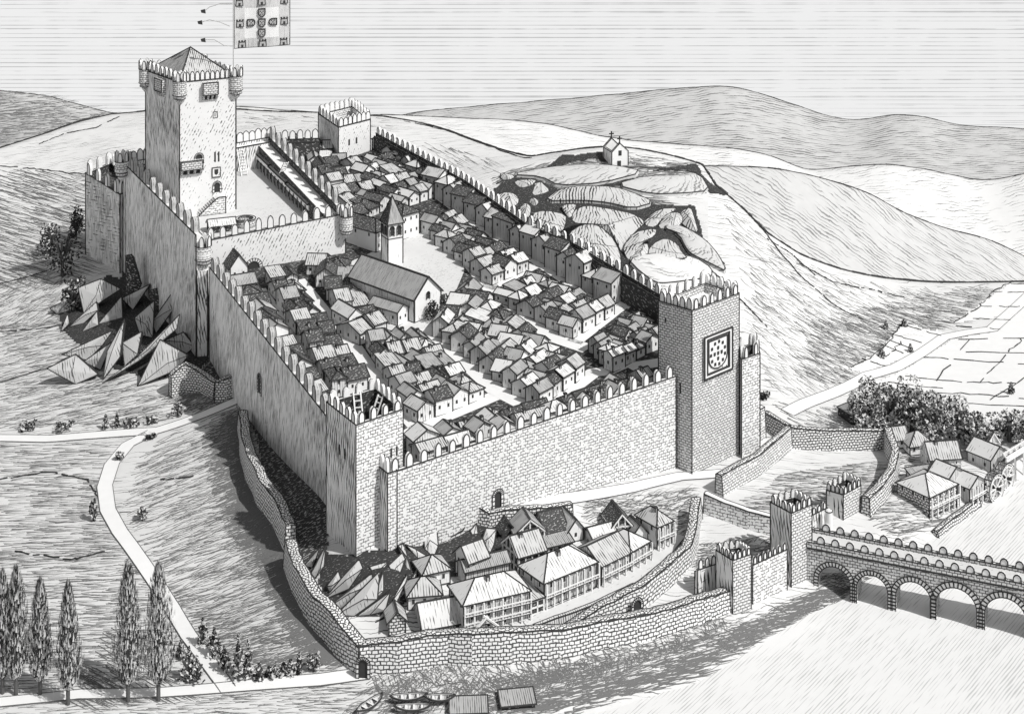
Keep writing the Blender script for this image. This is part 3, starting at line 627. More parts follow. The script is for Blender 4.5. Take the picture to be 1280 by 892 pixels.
def house(label, o, rz, l, d, h, r, typ='gable', roofm='roof_line', wallm='plaster', sidem=None, wins=True, chim=False, ov=.45, group=None, cat='house', name='house', wk='tick', sink=1.2, lw=.13, gallery=False, timber=False, storeys=None):
    """facade of length l from o along +x (turned by rz), depth d behind it, eave height h, roof rise r"""
    root = thing(name, label, cat, o, rz, group); sidem = sidem or wallm
    mb = MB(wallm, sidem, 'ink')
    c = [(0, 0), (l, 0), (l, d), (0, d)]; th = .22
    for i in range(4):
        a, b_ = c[i], c[(i + 1) % 4]; m_ = sidem if i in (1, 3) else wallm
        hs = (h, h)
        if typ == 'lean': hs = {0: (h, h), 1: (h, h + r), 2: (h + r, h + r), 3: (h + r, h)}[i]
        pts = [(*a, -sink), (*b_, -sink), (*b_, hs[1]), (*a, hs[0])]
        if typ == 'gable' and i in (1, 3): pts.insert(3, ((a[0] + b_[0]) / 2, (a[1] + b_[1]) / 2, h + r))
        if typ == 'gable_front' and i in (0, 2): pts.insert(3, ((a[0] + b_[0]) / 2, (a[1] + b_[1]) / 2, h + r))
        mb.face(pts, m_); mb.line((*a, -sink), (*a, hs[0]), lw)
    mb.poly([(0, 0, 0), (l, 0, 0)], lw); mb.poly([(0, 0, 0), (0, d, 0)], lw)
    mb.build('wall', root)
    rf = MB(roofm, 'ink'); k = r / (d / 2) if typ == 'gable' else (r / (l / 2) if typ == 'gable_front' else 0)
    if typ == 'gable':
        e = ov * k
        rf.slab([(-ov, -ov, h - e), (l + ov, -ov, h - e), (l + ov, d / 2, h + r), (-ov, d / 2, h + r)], th, None, lw); rf.slab([(-ov, d / 2, h + r), (l + ov, d / 2, h + r), (l + ov, d + ov, h - e), (-ov, d + ov, h - e)], th, None, lw)
        cp = (l * .3, d * .42, h + r * .8)
    elif typ == 'gable_front':
        e = ov * k
        rf.slab([(-ov, -ov, h - e), (l / 2, -ov, h + r), (l / 2, d + ov, h + r), (-ov, d + ov, h - e)], th, None, lw); rf.slab([(l / 2, -ov, h + r), (l + ov, -ov, h - e), (l + ov, d + ov, h - e), (l / 2, d + ov, h + r)], th, None, lw)
        cp = (l * .6, d * .5, h + r * .8)
    elif typ == 'lean':
        rf.slab([(-ov, -ov, h - ov * r / d), (l + ov, -ov, h - ov * r / d), (l + ov, d + ov, h + r + ov * r / d), (-ov, d + ov, h + r + ov * r / d)], th, None, lw); cp = (l * .5, d * .6, h + r * .7)
    else:
        if l >= d: i0, i1 = (d / 2, d / 2), (l - d / 2, d / 2)
        else: i0, i1 = (l / 2, l / 2), (l / 2, d - l / 2)
        if typ == 'hip_left': i1 = (l, d / 2)
        z0 = h - .1; q = [(-ov, -ov, z0), (l + ov, -ov, z0), (l + ov, d + ov, z0), (-ov, d + ov, z0)]; A = (*i0, h + r); B = (*i1, h + r)
        if l >= d: fs = [[q[0], q[1], B, A], [q[1], q[2], B], [q[2], q[3], A, B], [q[3], q[0], A]]
        else: fs = [[q[0], q[1], A], [q[1], q[2], B, A], [q[2], q[3], B], [q[3], q[0], A, B]]
        for f in fs: rf.face(f, None); rf.poly(f, lw, closed=True)
        rf.face([q[3], q[2], q[1], q[0]]); cp = (l * .45, d * .4, h + r * .75)
        if typ == 'hip_left': pass
    ro = rf.build('roof', root)
    if chim: put('chim', chimney_mb, 'chimney', ro, cp)
    if wins:
        ns = storeys or (2 if h > 5 else 1); nf = max(1, min(4, int(l / 2.4))); nd = max(1, min(3, int(d / 3)))
        fn = (lambda: win_mesh(wk))
        for s in range(ns):
            z = h * (s + .45) / ns if ns > 1 else h * .42
            for i in range(nf): put('w' + wk, fn, 'window', root, (l * (i + .5) / nf, 0, z))
            if s == ns - 1:
                for i in range(nd): put('w' + wk, fn, 'window', root, (0, d * (i + .5) / nd, z), -math.pi / 2)
        if ns == 1 and l > 4: pass
    if timber:
        tb = MB('paper', 'ink')
        def T(p, q): tb.line(p, q, .17, 'paper')
        n = max(2, int(l / 1.6))
        for i in range(n + 1):
            x = l * i / n; zt_0 = h + (r * (1 - abs(2 * x / l - 1)) if typ == 'gable_front' else 0); T((x, -.12, 0), (x, -.12, zt_0 - .1))
        T((0, -.12, h * .5), (l, -.12, h * .5)); T((0, -.12, h - .1), (l, -.12, h - .1)); T((0, -.12, .1), (l, -.12, .1))
        if typ == 'gable_front': T((0, -.5, h), (l / 2, -.5, h + r)); T((l, -.5, h), (l / 2, -.5, h + r))
        n = max(2, int(d / 1.8))
        for i in range(n + 1):
            y = d * i / n; z1 = h + (r * (1 - abs(2 * y / d - 1)) if typ == 'gable' else 0); T((-.12, y, 0), (-.12, y, z1 - .1))
        T((-.12, 0, h * .5), (-.12, d, h * .5)); T((-.12, 0, h - .1), (-.12, d, h - .1))
        if typ == 'gable': T((-.5, 0, h), (-.5, d / 2, h + r)); T((-.5, d, h), (-.5, d / 2, h + r))
        tb.build('timber_frame', root)
    if gallery:
        gb = MB('paper', 'ink'); n = max(3, int(l / 2.2)); gd = 1.0; lev = [h * .34, h * .68] if gallery == 2 else [h * .45]
        for i in range(n + 1): gb.line((l * i / n, -gd, 0), (l * i / n, -gd, h - .1), .17, 'paper')
        for z in lev: gb.box(0, -gd - .1, z - .12, l, 0, z + .05, 'paper'); gb.line((0, -gd - .12, z + .75), (l, -gd - .12, z + .75), .12, 'paper'); gb.line((0, -gd - .16, z - .15), (l, -gd - .16, z - .15), .07)
        for z in lev:
            for i in range(n * 3): gb.line((l * (i + .5) / (n * 3), -gd, z), (l * (i + .5) / (n * 3), -gd, z + .75), .05, 'ink')
        gb.build('gallery', root)
    return root
ORD = ['first', 'second', 'third', 'fourth', 'fifth', 'sixth', 'seventh', 'eighth', 'ninth', 'tenth', 'eleventh', 'twelfth', 'thirteenth', 'fourteenth', 'fifteenth', 'sixteenth', 'seventeenth']
def block(desc, p00, p10, p01, p11, rows, cols, hh=(2.4, 3.5), darkness=.25, gap=.95, skip=(), group='close packed roofs of the walled town', low=False):
    """p00 back left, p10 back right, p01 front left, p11 front right: footprint corners as seen; the town's own slope carries them"""
    A, B, C_, D_ = [gin(*p).xy for p in (p00, p10, p01, p11)]
    def P(u, v): return A * (1 - u) * (1 - v) + B * u * (1 - v) + C_ * (1 - u) * v + D_ * u * v
    ju = [[0] + [(i + ru(-.16, .16)) / cols for i in range(1, cols)] + [1] for _ in range(rows)]
    jv = [[0] + [(i + ru(-.14, .14)) / rows for i in range(1, rows)] + [1] for _ in range(cols)]
    for r_ in range(rows):
        for c_ in range(cols):
            if (r_, c_) in skip: continue
            u0, u1 = ju[r_][c_], ju[r_][c_ + 1]; v0, v1 = jv[c_][r_], jv[c_][r_ + 1]
            fl, fr, bl = P(u0, v1), P(u1, v1), P(u0, v0); d = fr - fl; l = d.length * gap; rz = math.atan2(d.y, d.x) + ru(-.09, .09)
            dep = (fl - bl).length * gap * ru(.94, 1.04)
            outer = c_ == 0 or r_ == rows - 1
            h = ru(*hh) * ru(.88, 1.15) * (1.3 if outer else (.8 if c_ == cols - 1 and cols > 1 else .95)) * (.7 if low else 1); k = rnd()
            typ = 'gable' if k < .44 else 'gable_front' if k < .82 else 'hip' if k < .94 else 'lean'
            q = rnd(); rm = 'roof_dark' if q < darkness else 'roof_grey' if q < darkness + .2 else 'roof_line' if q < darkness + .55 else 'roof_pale'  # a share of near-black roofs stands in for slopes in shade
            span = dep if typ == 'gable' else l if typ == 'gable_front' else min(l, dep); r = span * ru(.26, .42); r = min(r, 2.2)
            if typ == 'lean': r = ru(1.0, 1.8)
            tn = {'gable': 'gabled', 'gable_front': 'gable-fronted', 'hip': 'hip-roofed', 'lean': 'lean-to'}[typ]; cn = {'roof_dark': 'dark', 'roof_grey': 'grey', 'roof_line': 'tiled', 'roof_pale': 'pale'}[rm]
            if cols > 1: lab = '%s %s house, %s from left in row %s from front, %s' % (cn, tn, ORD[c_], ['one', 'two', 'three', 'four', 'five', 'six', 'seven', 'eight', 'nine', 'ten', 'eleven'][rows - 1 - r_], desc)
            else: lab = '%s %s house, %s from the front, %s' % (cn, tn, ORD[rows - 1 - r_], desc)
            zb = min(zin(fl.y), zin(bl.y))
            house(lab, (fl.x, fl.y, zb + .1), rz, l, dep, h, r, typ, rm, 'plaster' if rnd() < .75 else 'plaster_hatch', 'plaster_hatch' if rnd() < .6 else 'planks', True, rnd() < .55, ov=ru(.25, .5), group=group, lw=LW * fl.y * .92)
# streets: pale strips between the blocks
def street(pts, w0=4.0, n=14, mat='paper', dz=.06, f=gin, name='street', taper=None):
    P = [f(*p) for p in pts]; Q = []
    for a, c in zip(P[:-1], P[1:]):
        for k in range(n): Q.append(a.lerp(c, k / n))
    Q.append(P[-1]); mb = MB(mat); L = []
    for i, p in enumerate(Q):
        d = (Q[min(i + 1, len(Q) - 1)] - Q[max(i - 1, 0)]).xy.normalized(); nn = Vector((-d.y, d.x)); ww = (w0 if taper is None else w0 + (taper - w0) * i / len(Q)) * .5
        row = []
        for s in (-1, -.5, 0, .5, 1):
            x, y = p.x + nn.x * ww * s, p.y + nn.y * ww * s; z = (zin(y) if f is gin else float(zt(x, y))) + dz; row.append((x, y, z))
        L.append(row)
    for i in range(len(L) - 1):
        for j in range(4): mb.face([L[i][j + 1], L[i][j], L[i + 1][j], L[i + 1][j + 1]])
    if f is not gin:
        for j in (0, 4): mb.poly([Vector(r_[j]) + Vector((0, 0, .05)) for r_ in L], .07, 'ink_soft')
    o = mb.build(name); tag(o, kind='structure'); return o
street([(322, 362), (381, 446), (412, 492)], 5.5); street([(372, 350), (413, 400), (442, 433), (470, 474), (521, 533)], 5)
street([(520, 400), (540, 412), (568, 440), (594, 463), (620, 487), (675, 515)], 6); street([(560, 310), (585, 325), (617, 364), (654, 391), (690, 421), (735, 436)], 6)
street([(495, 206), (511, 216), (573, 262), (610, 289), (649, 309), (678, 330), (705, 348), (740, 370), (790, 382)], 5.5)
street([(717, 428), (775, 383)], 5); street([(608, 360), (668, 331)], 5.5); street([(508, 545), (521, 536), (556, 521), (618, 495)], 5); street([(676, 513), (690, 505), (741, 466), (830, 452)], 5)
street([(380, 448), (398, 440)], 7, 4, dz=.07)
pz = [gin(*p) for p in ((500, 300), (530, 283), (580, 320), (580, 340), (552, 405), (512, 415), (440, 408), (432, 330))]
flatpoly('church_square', [tin(p.x, p.y, .09) for p in pz], 'pave')
_n = (LW1 - LW0).xy.normalized(); _n = Vector((_n.y, -_n.x)) * 4.2
def _wp(p): q = p.xy + _n; return topx((q.x, q.y, zin(q.y)))
block('along the west wall', _wp(LW1.lerp(LW0, .03)), (316, 358), _wp(LW0.lerp(LW1, .24)), (411, 500), 11, 1, darkness=.45)
block('between the two western lanes', (333, 352), (366, 346), (414, 498), (462, 488), 10, 2, darkness=.5)
block('beside the church wall', (372, 330), (426, 334), (450, 432), (484, 418), 6, 2, darkness=.35)
block('block below the church', (456, 434), (523, 421), (522, 530), (607, 497), 7, 4, darkness=.3)
block('just behind front wall', (510, 560), (662, 516), (526, 586), (712, 526), 2, 6, hh=(2.8, 3.8), darkness=.15)
block('middle of the town', (549, 415), (589, 356), (674, 510), (733, 470), 10, 4, darkness=.2)
block('block right of square', (532, 288), (563, 271), (615, 357), (661, 337), 8, 3, darkness=.35)
block('near the east street', (621, 375), (669, 349), (716, 424), (769, 393), 6, 4, darkness=.3)
block('along the east wall', (534, 238), (550, 230), (764, 382), (788, 370), 16, 1, hh=(3.8, 5.6), darkness=.15)
block('behind the shield tower', (742, 438), (797, 396), (766, 466), (836, 428), 4, 5, darkness=.15)
block('in the southeast corner', (700, 512), (782, 472), (712, 528), (818, 488), 2, 6, hh=(2.4, 3.2), darkness=.5)
block('by the castle corner', (376, 200), (424, 200), (446, 280), (488, 260), 7, 3, darkness=.25)
block('below the rear tower', (430, 214), (486, 198), (502, 262), (546, 246), 6, 4, darkness=.22)
block('against the northeast wall', (470, 184), (482, 180), (528, 230), (544, 224), 8, 1, darkness=.3)
block('north of the castle wall', (352, 186), (394, 181), (374, 200), (416, 197), 2, 3, darkness=.4)
# a few singled out buildings by the castle gate
p = gin(288, 352); house('dark gabled chapel with a cross beside the castle gate', p, .45, 6, 7, 4.5, 4, 'gable_front', 'roof_dark', 'plaster', wins=True, name='gate_chapel', cat='chapel')
def fpx(pl, pr, f=gin):
    a = f(*pl); c = f(*pr); d = (c - a).xy; return a, math.atan2(d.y, d.x), d.length
# ------------------------------------------------------------------ church, bell tower, town hall
a, rz, l = fpx((518, 404), (551, 389)); a.z = min(a.z, zin(a.y)) + .1
ch = house('large hall church with a long ruled tile roof and an arched gable window', a, rz, l, 31, 7.4, 5.6, 'gable_front', 'roof_grey', 'plaster', 'plaster_hatch', wins=False, cat='church', name='church', lw=.2)
put('archw', lambda: arch_door(1.0, 2.0, .3), 'window', ch, (l / 2, 0, 6.2))
a, rz, l = fpx((497, 408), (510, 401)); a.z += .1
house('low side chapel leaning on the west flank of the church', a, rz, l, 12, 4.4, 1.6, 'gable_front', 'roof_grey', 'plaster', 'plaster_hatch', wins=True, name='side_chapel', cat='chapel')
def belltower():
    a = gin(485, 333); l, d, h, r = 5.6, 5.6, 14.2, 9.0
    root = thing('bell_tower', 'square bell tower with arched belfry and tall pyramid spire behind the church', 'bell tower', a, .5)
    mb = MB('plaster', 'stone_hatch', 'ink'); c = [(0, 0), (l, 0), (l, d), (0, d)]
    for i in range(4): mb.face([(*c[i], -1), (*c[(i + 1) % 4], -1), (*c[(i + 1) % 4], h), (*c[i], h)], 'stone_hatch' if i == 3 else 'plaster'); mb.line((*c[i], -1), (*c[i], h), .16)  # left wall hatched as the shaded side
    mb.poly([(0, 0, h - 5), (l, 0, h - 5)], .14); mb.poly([(0, 0, h - 5), (0, d, h - 5)], .14); mb.build('wall', root)
    rf = MB('roof_grey', 'roof_dark', 'ink'); q = [(-.4, -.4), (l + .4, -.4), (l + .4, d + .4), (-.4, d + .4)]
    for i in range(4): rf.face([(*q[i], h), (*q[(i + 1) % 4], h), (l / 2, d / 2, h + r)], 'roof_dark' if i == 3 else 'roof_grey'); rf.line((*q[i], h), (l / 2, d / 2, h + r), .17); rf.line((*q[i], h), (*q[(i + 1) % 4], h), .17)  # left spire face darkened as the shaded side
    rf.build('spire', root)
    for x in (1.5, 4.1): put('belf', lambda: arch_door(1.2, 3.0, .3), 'belfry_arch', root, (x, 0, h - 4)); put('belf', None, 'belfry_arch', root, (0, x, h - 4), -math.pi / 2)
belltower()
a, rz, l = fpx((503, 300), (524, 292)); a.z += .1
house('two-storey council house with a dark hip roof right of the bell tower', a, rz, l, 9, 8.6, 2.4, 'hip', 'roof_dark', 'plaster', 'plaster_hatch', wk='frame', name='council_house', cat='house', storeys=2, lw=.17)
a, rz, l = fpx((470, 316), (481, 311)); a.z += .1
house('dark-roofed long hall with tall windows left of the bell tower', a, rz, l + 4, 20, 7, 3, 'hip', 'roof_dark', 'plaster', 'plaster', wk='frame', name='long_hall', cat='house', lw=.17)
# ------------------------------------------------------------------ inside the castle ward
o0 = atz(386, 272, WARD); o1 = atz(318, 206, WARD); dd = (o0 - o1).xy; L = dd.length; rz = math.atan2(dd.y, dd.x)
ar = thing('arcaded_range', 'long lean-to range with a pillared arcade along the east side of the castle court', 'building', o1, rz)
for k in range(3):
    x0, x1 = L * (0, .3, .62)[k], L * (.3, .62, 1.0)[k]; zz = (5.8, 5.4, 5.0)[k]
    rf = MB('roof_grey' if k == 0 else 'roof_line', 'ink'); rf.slab([(x0, -.6, zz - .6), (x1, -.6, zz - .6), (x1, 7.4, zz + 1.6), (x0, 7.4, zz + 1.6)], .3, None, .17); rf.build('roof', ar)
mb = MB('plaster', 'shade_and_dark_infill', 'ink'); mb.box(0, 2.5, 0, L, 7, 5.2, 'shade_and_dark_infill')  # dark box paints the shade behind the pillars
for k in range(3):
    x0, x1 = L * (0, .3, .62)[k], L * (.3, .62, 1.0)[k]; zz = (5.8, 5.4, 5.0)[k]; mb.box(x0, -.2, zz - 2.6, x1, .4, zz - .7, 'plaster'); mb.line((x0, -.25, zz - 2.6), (x1, -.25, zz - 2.6), .14)
mb.build('wall', ar)
def pil():
    mb = MB('paper', 'ink'); mb.box(-.38, -.3, 0, .38, .3, 3.6, 'paper'); [mb.line((x, -.32, 0), (x, -.32, 3.6), .1) for x in (-.38, .38)]; return mb
for k in range(15): put('pillar', pil, 'pillar', ar, (L * (k + .3) / 15, 0, 0))
w0 = atz(307, 282, WARD)
wl = thing('well', 'round stone well in the castle court', 'well', w0); mb = MB('ashlar_tight', 'ink', 'paper'); N = 20
for k in range(N):
    a0, a1 = 2 * math.pi * k / N, 2 * math.pi * (k + 1) / N
    def c_(r, a, z): return (r * math.cos(a), r * math.sin(a), z)
    mb.face([c_(3.5, a0, 0), c_(3.5, a1, 0), c_(3.5, a1, 2.6), c_(3.5, a0, 2.6)]); mb.face([c_(3.5, a0, 2.6), c_(3.5, a1, 2.6), c_(2.7, a1, 2.6), c_(2.7, a0, 2.6)], 'paper')
    mb.face([c_(2.7, a1, 2.6), c_(2.7, a0, 2.6), c_(2.7, a0, .2), c_(2.7, a1, .2)]); mb.line(c_(3.5, a0, 2.6), c_(3.5, a1, 2.6), .15); mb.line(c_(2.7, a0, 2.6), c_(2.7, a1, 2.6), .13); mb.line(c_(3.5, a0, .02), c_(3.5, a1, .02), .12)
mb.face([(2.7 * math.cos(2 * math.pi * k / N), 2.7 * math.sin(2 * math.pi * k / N), .4) for k in range(N)], 'ink'); mb.build('well_ring', wl)
ladder('long wooden ladder leaning on the north castle wall', atz(306, 220, WARD), atz(300, 187, 52), 2.6, 9)
ladder('short wooden ladder leaning on the arcaded range roof', atz(352, 216, 50), atz(358, 203, 54), 1.8, 4)
a = atz(262, 292, WARD); house('small dark hut behind the castle front wall', a, .35, 9, 5, 2.4, 1.6, 'gable', 'roof_pale', 'shade_and_dark_infill', wins=False, name='hut', cat='hut')
# ------------------------------------------------------------------ outer ring walls of rubble
def rubblewall(name, label, base, h_, th=2.0, mat='rubble', step=2.2, jag=.35, f=gout, root=None, hs=None, cat='wall', cap='rubble_small'):
    """drystone wall following base points (as seen, outer foot); heights h_ (number or one per point)"""
    P = [f(*p) for p in base]; hs = h_ if isinstance(h_, (list, tuple)) else [h_] * len(P); Q = []
    for i in range(len(P) - 1):
        n = max(1, int((P[i + 1] - P[i]).length / step))
        for k in range(n):
            q = P[i].lerp(P[i + 1], k / n); Q.append((q.x, q.y, hs[i] + (hs[i + 1] - hs[i]) * k / n))
    Q.append((P[-1].x, P[-1].y, hs[-1])); o0 = P[0].copy(); root = root or thing(name, label, cat, o0); mb = MB(mat, cap, 'ink'); R_ = []
    for i, (x, y, hh) in enumerate(Q):
        a = Q[max(i - 1, 0)]; b_ = Q[min(i + 1, len(Q) - 1)]; d = Vector((b_[0] - a[0], b_[1] - a[1])).normalized(); nn = Vector((-d.y, d.x))
        z = float(zt(x, y)); wv = mnoise.noise(Vector((x * .12, y * .12, 3))) * jag * 2 + ru(-jag, jag) * .5; off = mnoise.noise(Vector((x * .1, y * .1, 9))) * .5
        g_ = lambda t, zz: Vector((x + nn.x * (t + off), y + nn.y * (t + off), zz)) - o0
        zt0 = z + hh + wv; R_.append([g_(-.5, z - 3), g_(-.5, z), g_(0, zt0), g_(th * .5, zt0 + .25), g_(th, zt0 - .1), g_(th + .3, z - 3)])
    for i in range(len(R_) - 1):
        for j in range(5): mb.face([R_[i][j], R_[i + 1][j], R_[i + 1][j + 1], R_[i][j + 1]], cap if j in (2, 3) else mat)
        mb.line(R_[i][2], R_[i + 1][2], .13); mb.line(R_[i][4], R_[i + 1][4], .12)
    for e in (0, -1): mb.face(R_[e], mat); mb.poly(R_[e], .12)
    mb.build('wall_body', root); return root
rw = rubblewall('ring_wall', 'crumbling rubble ring wall fragment just below the path end', [(300, 532), (300, 560), (308, 598), (322, 628), (342, 655), (358, 688)], [4.5, 5.5, 7, 7, 7, 6.5], 2.6)
rubblewall('ring_wall', 'steep rubble ring wall running down below the corner tower rocks', [(356, 708), (366, 738), (390, 782), (418, 816), (449, 843)], [6.5, 6.5, 7, 8, 6.5], 2.8)
rb = rubblewall('ring_wall', 'long wavy rubble wall along the river bank below the timber houses', [(449, 843), (462, 840), (500, 840), (560, 828), (590, 832), (640, 828), (700, 822), (760, 808), (820, 798), (870, 780), (914, 764)], [6.5, 6.2, 7, 6.4, 7, 7, 6.2, 6.2, 6, 5.6, 5], 2.6)
rubblewall('ring_wall', 'inner rubble wall with an arched opening rising behind the bank wall', [(700, 800), (740, 786), (770, 776), (800, 762), (835, 734), (862, 706), (872, 672), (876, 648)], [1.5, 4, 5, 5.6, 5.4, 5, 4.8, 5], 2.4)
rubblewall('wall_ruin', 'ragged rubble wall fragment left of the path end', [(214, 497), (232, 489), (252, 490), (268, 498)], [7, 8, 6, 5], 2.2, jag=.6, mat='rubble_small')
rubblewall('wall_ruin', 'stubby rubble wall fragment beside the path end', [(269, 503), (283, 500), (297, 493)], [6, 7, 6], 2.4, jag=.4, mat='rubble_small')
p = gout(458, 842); o = arch_door(1.9, 4.2, .7).build('gate', rb); o.location = p - rb.location + Vector((-.6, -1.4, 0)); o.rotation_euler = (0, 0, -.1)
iw = thing('wall_gate', 'arched gate through the inner rubble wall', 'gate', gout(793, 768), .62); arch_door(2.2, 4.2, .7).build('gate', iw); 
for c in iw.children: c.location = (0, -.9, -.2)
# forework in front of the town gate
rubblewall('forework_wall', 'low rubble terrace wall under the gate of the front curtain wall', [(581, 652), (596, 654), (612, 658), (660, 654), (716, 648)], [5, 4.2, 3.6, 3.6, 3.8], 2.2, mat='rubble_small')
street([(612, 640), (660, 631), (720, 622), (790, 610), (850, 596), (905, 592)], 4.0, 10, 'walkway', .25, gout, 'path')
# walls round the yard by the shield tower
rubblewall('yard_wall', 'straight block wall running up from the ramp to the yard corner', [(902, 620), (950, 592), (989, 560)], [5.6, 5.6, 6], 2.0, mat='ashlar_tight', jag=.08)
rubblewall('yard_wall', 'level block wall closing the yard on the far side', [(989, 560), (1040, 563), (1106, 562)], [6, 5.8, 5.6], 2.0, mat='rubble_small', jag=.12)
rubblewall('yard_wall', 'curving rubble wall closing the yard on the river side', [(1106, 562), (1114, 582), (1110, 606), (1095, 626), (1078, 642)], [6.5, 5.4, 5, 5, 5], 2.2, mat='rubble', jag=.1)
rubblewall('yard_wall', 'short shadowed wall stub behind the straight yard wall', [(956, 534), (972, 546), (986, 556)], [4.6, 5, 5.4], 1.6, mat='rubble_small', jag=.1)
rubblewall('ramp_wall', 'pale low parapet wall from the ramp down to the bridge gate tower', [(880, 640), (905, 650), (935, 660), (966, 668)], [5, 4.6, 4.6, 4.6], 2.0, mat='ashlar', jag=.06, cap='paper')
rubblewall('plinth_wall', 'pale masonry apron at the foot of the shield tower', [(922, 566), (955, 546)], [9, 9], 3.0, mat='ashlar', jag=0, cap='paper')
# ------------------------------------------------------------------ bridge gate towers
def ptower(label, N, R_, B, L, topz, basez, **k):
    c = [atz(*q, topz) for q in (N, R_, B, L)]; return tower(k.pop('name', 'gate_tower'), label, [(p.x, p.y) for p in c], basez, topz, **k)
gz = 19.0
g1 = ptower('taller square gate tower at the town end of the bridge', (989, 641), (1015, 630), (994, 620), (963, 627), gz, -3, mats=('stone_hatch', 'ashlar_tight'), n=(4, 4), mer=(1.0, 2.0, .6), sink=2.5, par=.7, deck='shade_and_dark_infill', inner='shade_and_dark_infill')
g2 = ptower('lower square gate tower left of the bridge gate', (916, 700), (939, 692), (925, 683), (895, 687), 14.2, -2, mats=('stone_hatch', 'ashlar_tight'), n=(4, 4), mer=(.9, 1.8, .5), sink=2.2, par=.6, deck='shade_and_dark_infill', inner='shade_and_dark_infill')
g3 = ptower('small crosshatched gate tower on the far side of the bridge head', (1054, 618), (1076, 606), (1058, 598), (1033, 612), 9.6, 0, mats=('stone_cross', 'ashlar_tight'), n=(4, 4), mer=(1.0, 2.0, .5), sink=2, par=.6, deck='shade_and_dark_infill', inner='shade_and_dark_infill')
a = atz(941, 706, 10.5); b_ = atz(984, 686, 10.5); wallrun('gate_wall', 'merloned wall linking the two gate towers', [a, b_], [-3, -3], 1.6, 'ashlar', 1, 7, par=.6, mer=(.9, 1.8, .5), par_h=.9)
a = atz(872, 712, 9.6); b_ = atz(896, 704, 9.6); wallrun('gate_wall', 'short dark merloned wall left of the lower gate tower', [a, b_], [0, 0], 1.2, 'stone_cross', 1, 3, par=.5, mer=(1.2, 2.4, .5), par_h=.9)
a = atz(1014, 644, 8.2); b_ = atz(1034, 634, 8.2); wallrun('gate_wall', 'dark gate screen between the bridge towers', [a, b_], [0, 0], 1.2, 'stone_cross', 1, 3, par=.5, mer=(1.0, 1.8, .5), par_h=.9)
p = gout(1036, 668); pl = thing('stone_pillar', 'white round stone pillar standing at the bridge head', 'pillar', (p.x, p.y, p.z)); mb = MB('paper', 'ink')
for k in range(14):
    a0, a1 = 2 * math.pi * k / 14, 2 * math.pi * (k + 1) / 14; c = lambda a, z, r=1.0: (r * math.cos(a), r * math.sin(a), z)
    mb.face([c(a0, 0), c(a1, 0), c(a1, 6.4), c(a0, 6.4)]); mb.face([c(a0, 6.4), c(a1, 6.4), c(a1, 6.8, .5), c(a0, 6.8, .5)]); mb.line(c(a0, 6.4), c(a1, 6.4), .1); mb.line(c(a0, 0), c(a1, 0), .1)
mb.face([(.5 * math.cos(2 * math.pi * k / 14), .5 * math.sin(2 * math.pi * k / 14), 6.8) for k in range(14)]); mb.build('pillar_shaft', pl)
# ------------------------------------------------------------------ the bridge
bA = atz(1019, 742, WZ).xy; bB = atz(1231, 786, WZ).xy; bd = (bB - bA).normalized(); bn = Vector((-bd.y, bd.x)); brz = math.atan2(bd.y, bd.x)
br = thing('stone_bridge', 'merloned stone bridge with round arches crossing the river', 'bridge', (bA.x, bA.y, WZ), brz)
def bx_of(px, z=WZ):
    """distance along the bridge face where picture column px meets it"""
    k = (px - 640) / F; return (k * bA.y - bA.x) / (bd.x - k * bd.y)
spans = [(bx_of(1023), bx_of(1063)), (bx_of(1071), bx_of(1110)), (bx_of(1120), bx_of(1164)), (bx_of(1170), bx_of(1221)), (bx_of(1231), bx_of(1283)), (bx_of(1294), bx_of(1346)), (bx_of(1358), bx_of(1412))]
Lb = bx_of(1470); ztop = 12.2; bw_ = 7.0; zsp = 4.0
mb = MB('ashlar_tight', 'ink', 'rubble_small', 'walkway'); x = -2.0
def arcs(x0, x1, n=14):
    r = (x1 - x0) / 2; c = (x0 + x1) / 2; return [(c - r * math.cos(math.pi * k / n), zsp + min(r, 5.4) * math.sin(math.pi * k / n)) for k in range(n + 1)]
for (x0, x1) in spans:
    A_ = arcs(x0, x1); mid = A_
    for yy in (0, bw_):
        mb.face([(x, yy, -3), (x0, yy, -3), (x0, yy, zsp), (x0, yy, ztop), (x, yy, ztop)], 'ashlar_tight')
        for (p, q) in zip(A_[:-1], A_[1:]): mb.face([(p[0], yy, p[1]), (q[0], yy, q[1]), (q[0], yy, ztop), (p[0], yy, ztop)], 'ashlar_tight')
    mb.face([(x0, 0, -3), (x0, bw_, -3), (x0, bw_, zsp), (x0, 0, zsp)], 'rubble_small'); mb.face([(x1, 0, -3), (x1, bw_, -3), (x1, bw_, zsp), (x1, 0, zsp)], 'rubble_small')
    for (p, q) in zip(A_[:-1], A_[1:]): mb.face([(p[0], 0, p[1]), (p[0], bw_, p[1]), (q[0], bw_, q[1]), (q[0], 0, q[1])], 'rubble_small')
    x = x1
for yy in (0, bw_): mb.face([(x, yy, -3), (Lb, yy, -3), (Lb, yy, ztop), (x, yy, ztop)], 'ashlar_tight')
mb.build('arches_and_piers', br)
mb = MB('walkway', 'ashlar_tight', 'ink'); mb.box(-2, .1, ztop - .1, Lb, bw_ - .1, ztop + .05, 'pave')
for (y0, y1) in ((-.35, .55), (bw_ - .55, bw_ + .35)):
    mb.box(-2, y0, ztop - .55, Lb, y1, ztop + 1.0, 'ashlar_tight'); mb.line((-2, y0, ztop - .55), (Lb, y0, ztop - .55), .2); mb.line((-2, y0, ztop + 1), (Lb, y0, ztop + 1), .12); mb.line((-2, y1, ztop + 1), (Lb, y1, ztop + 1), .1)
mb.build('parapet', br)
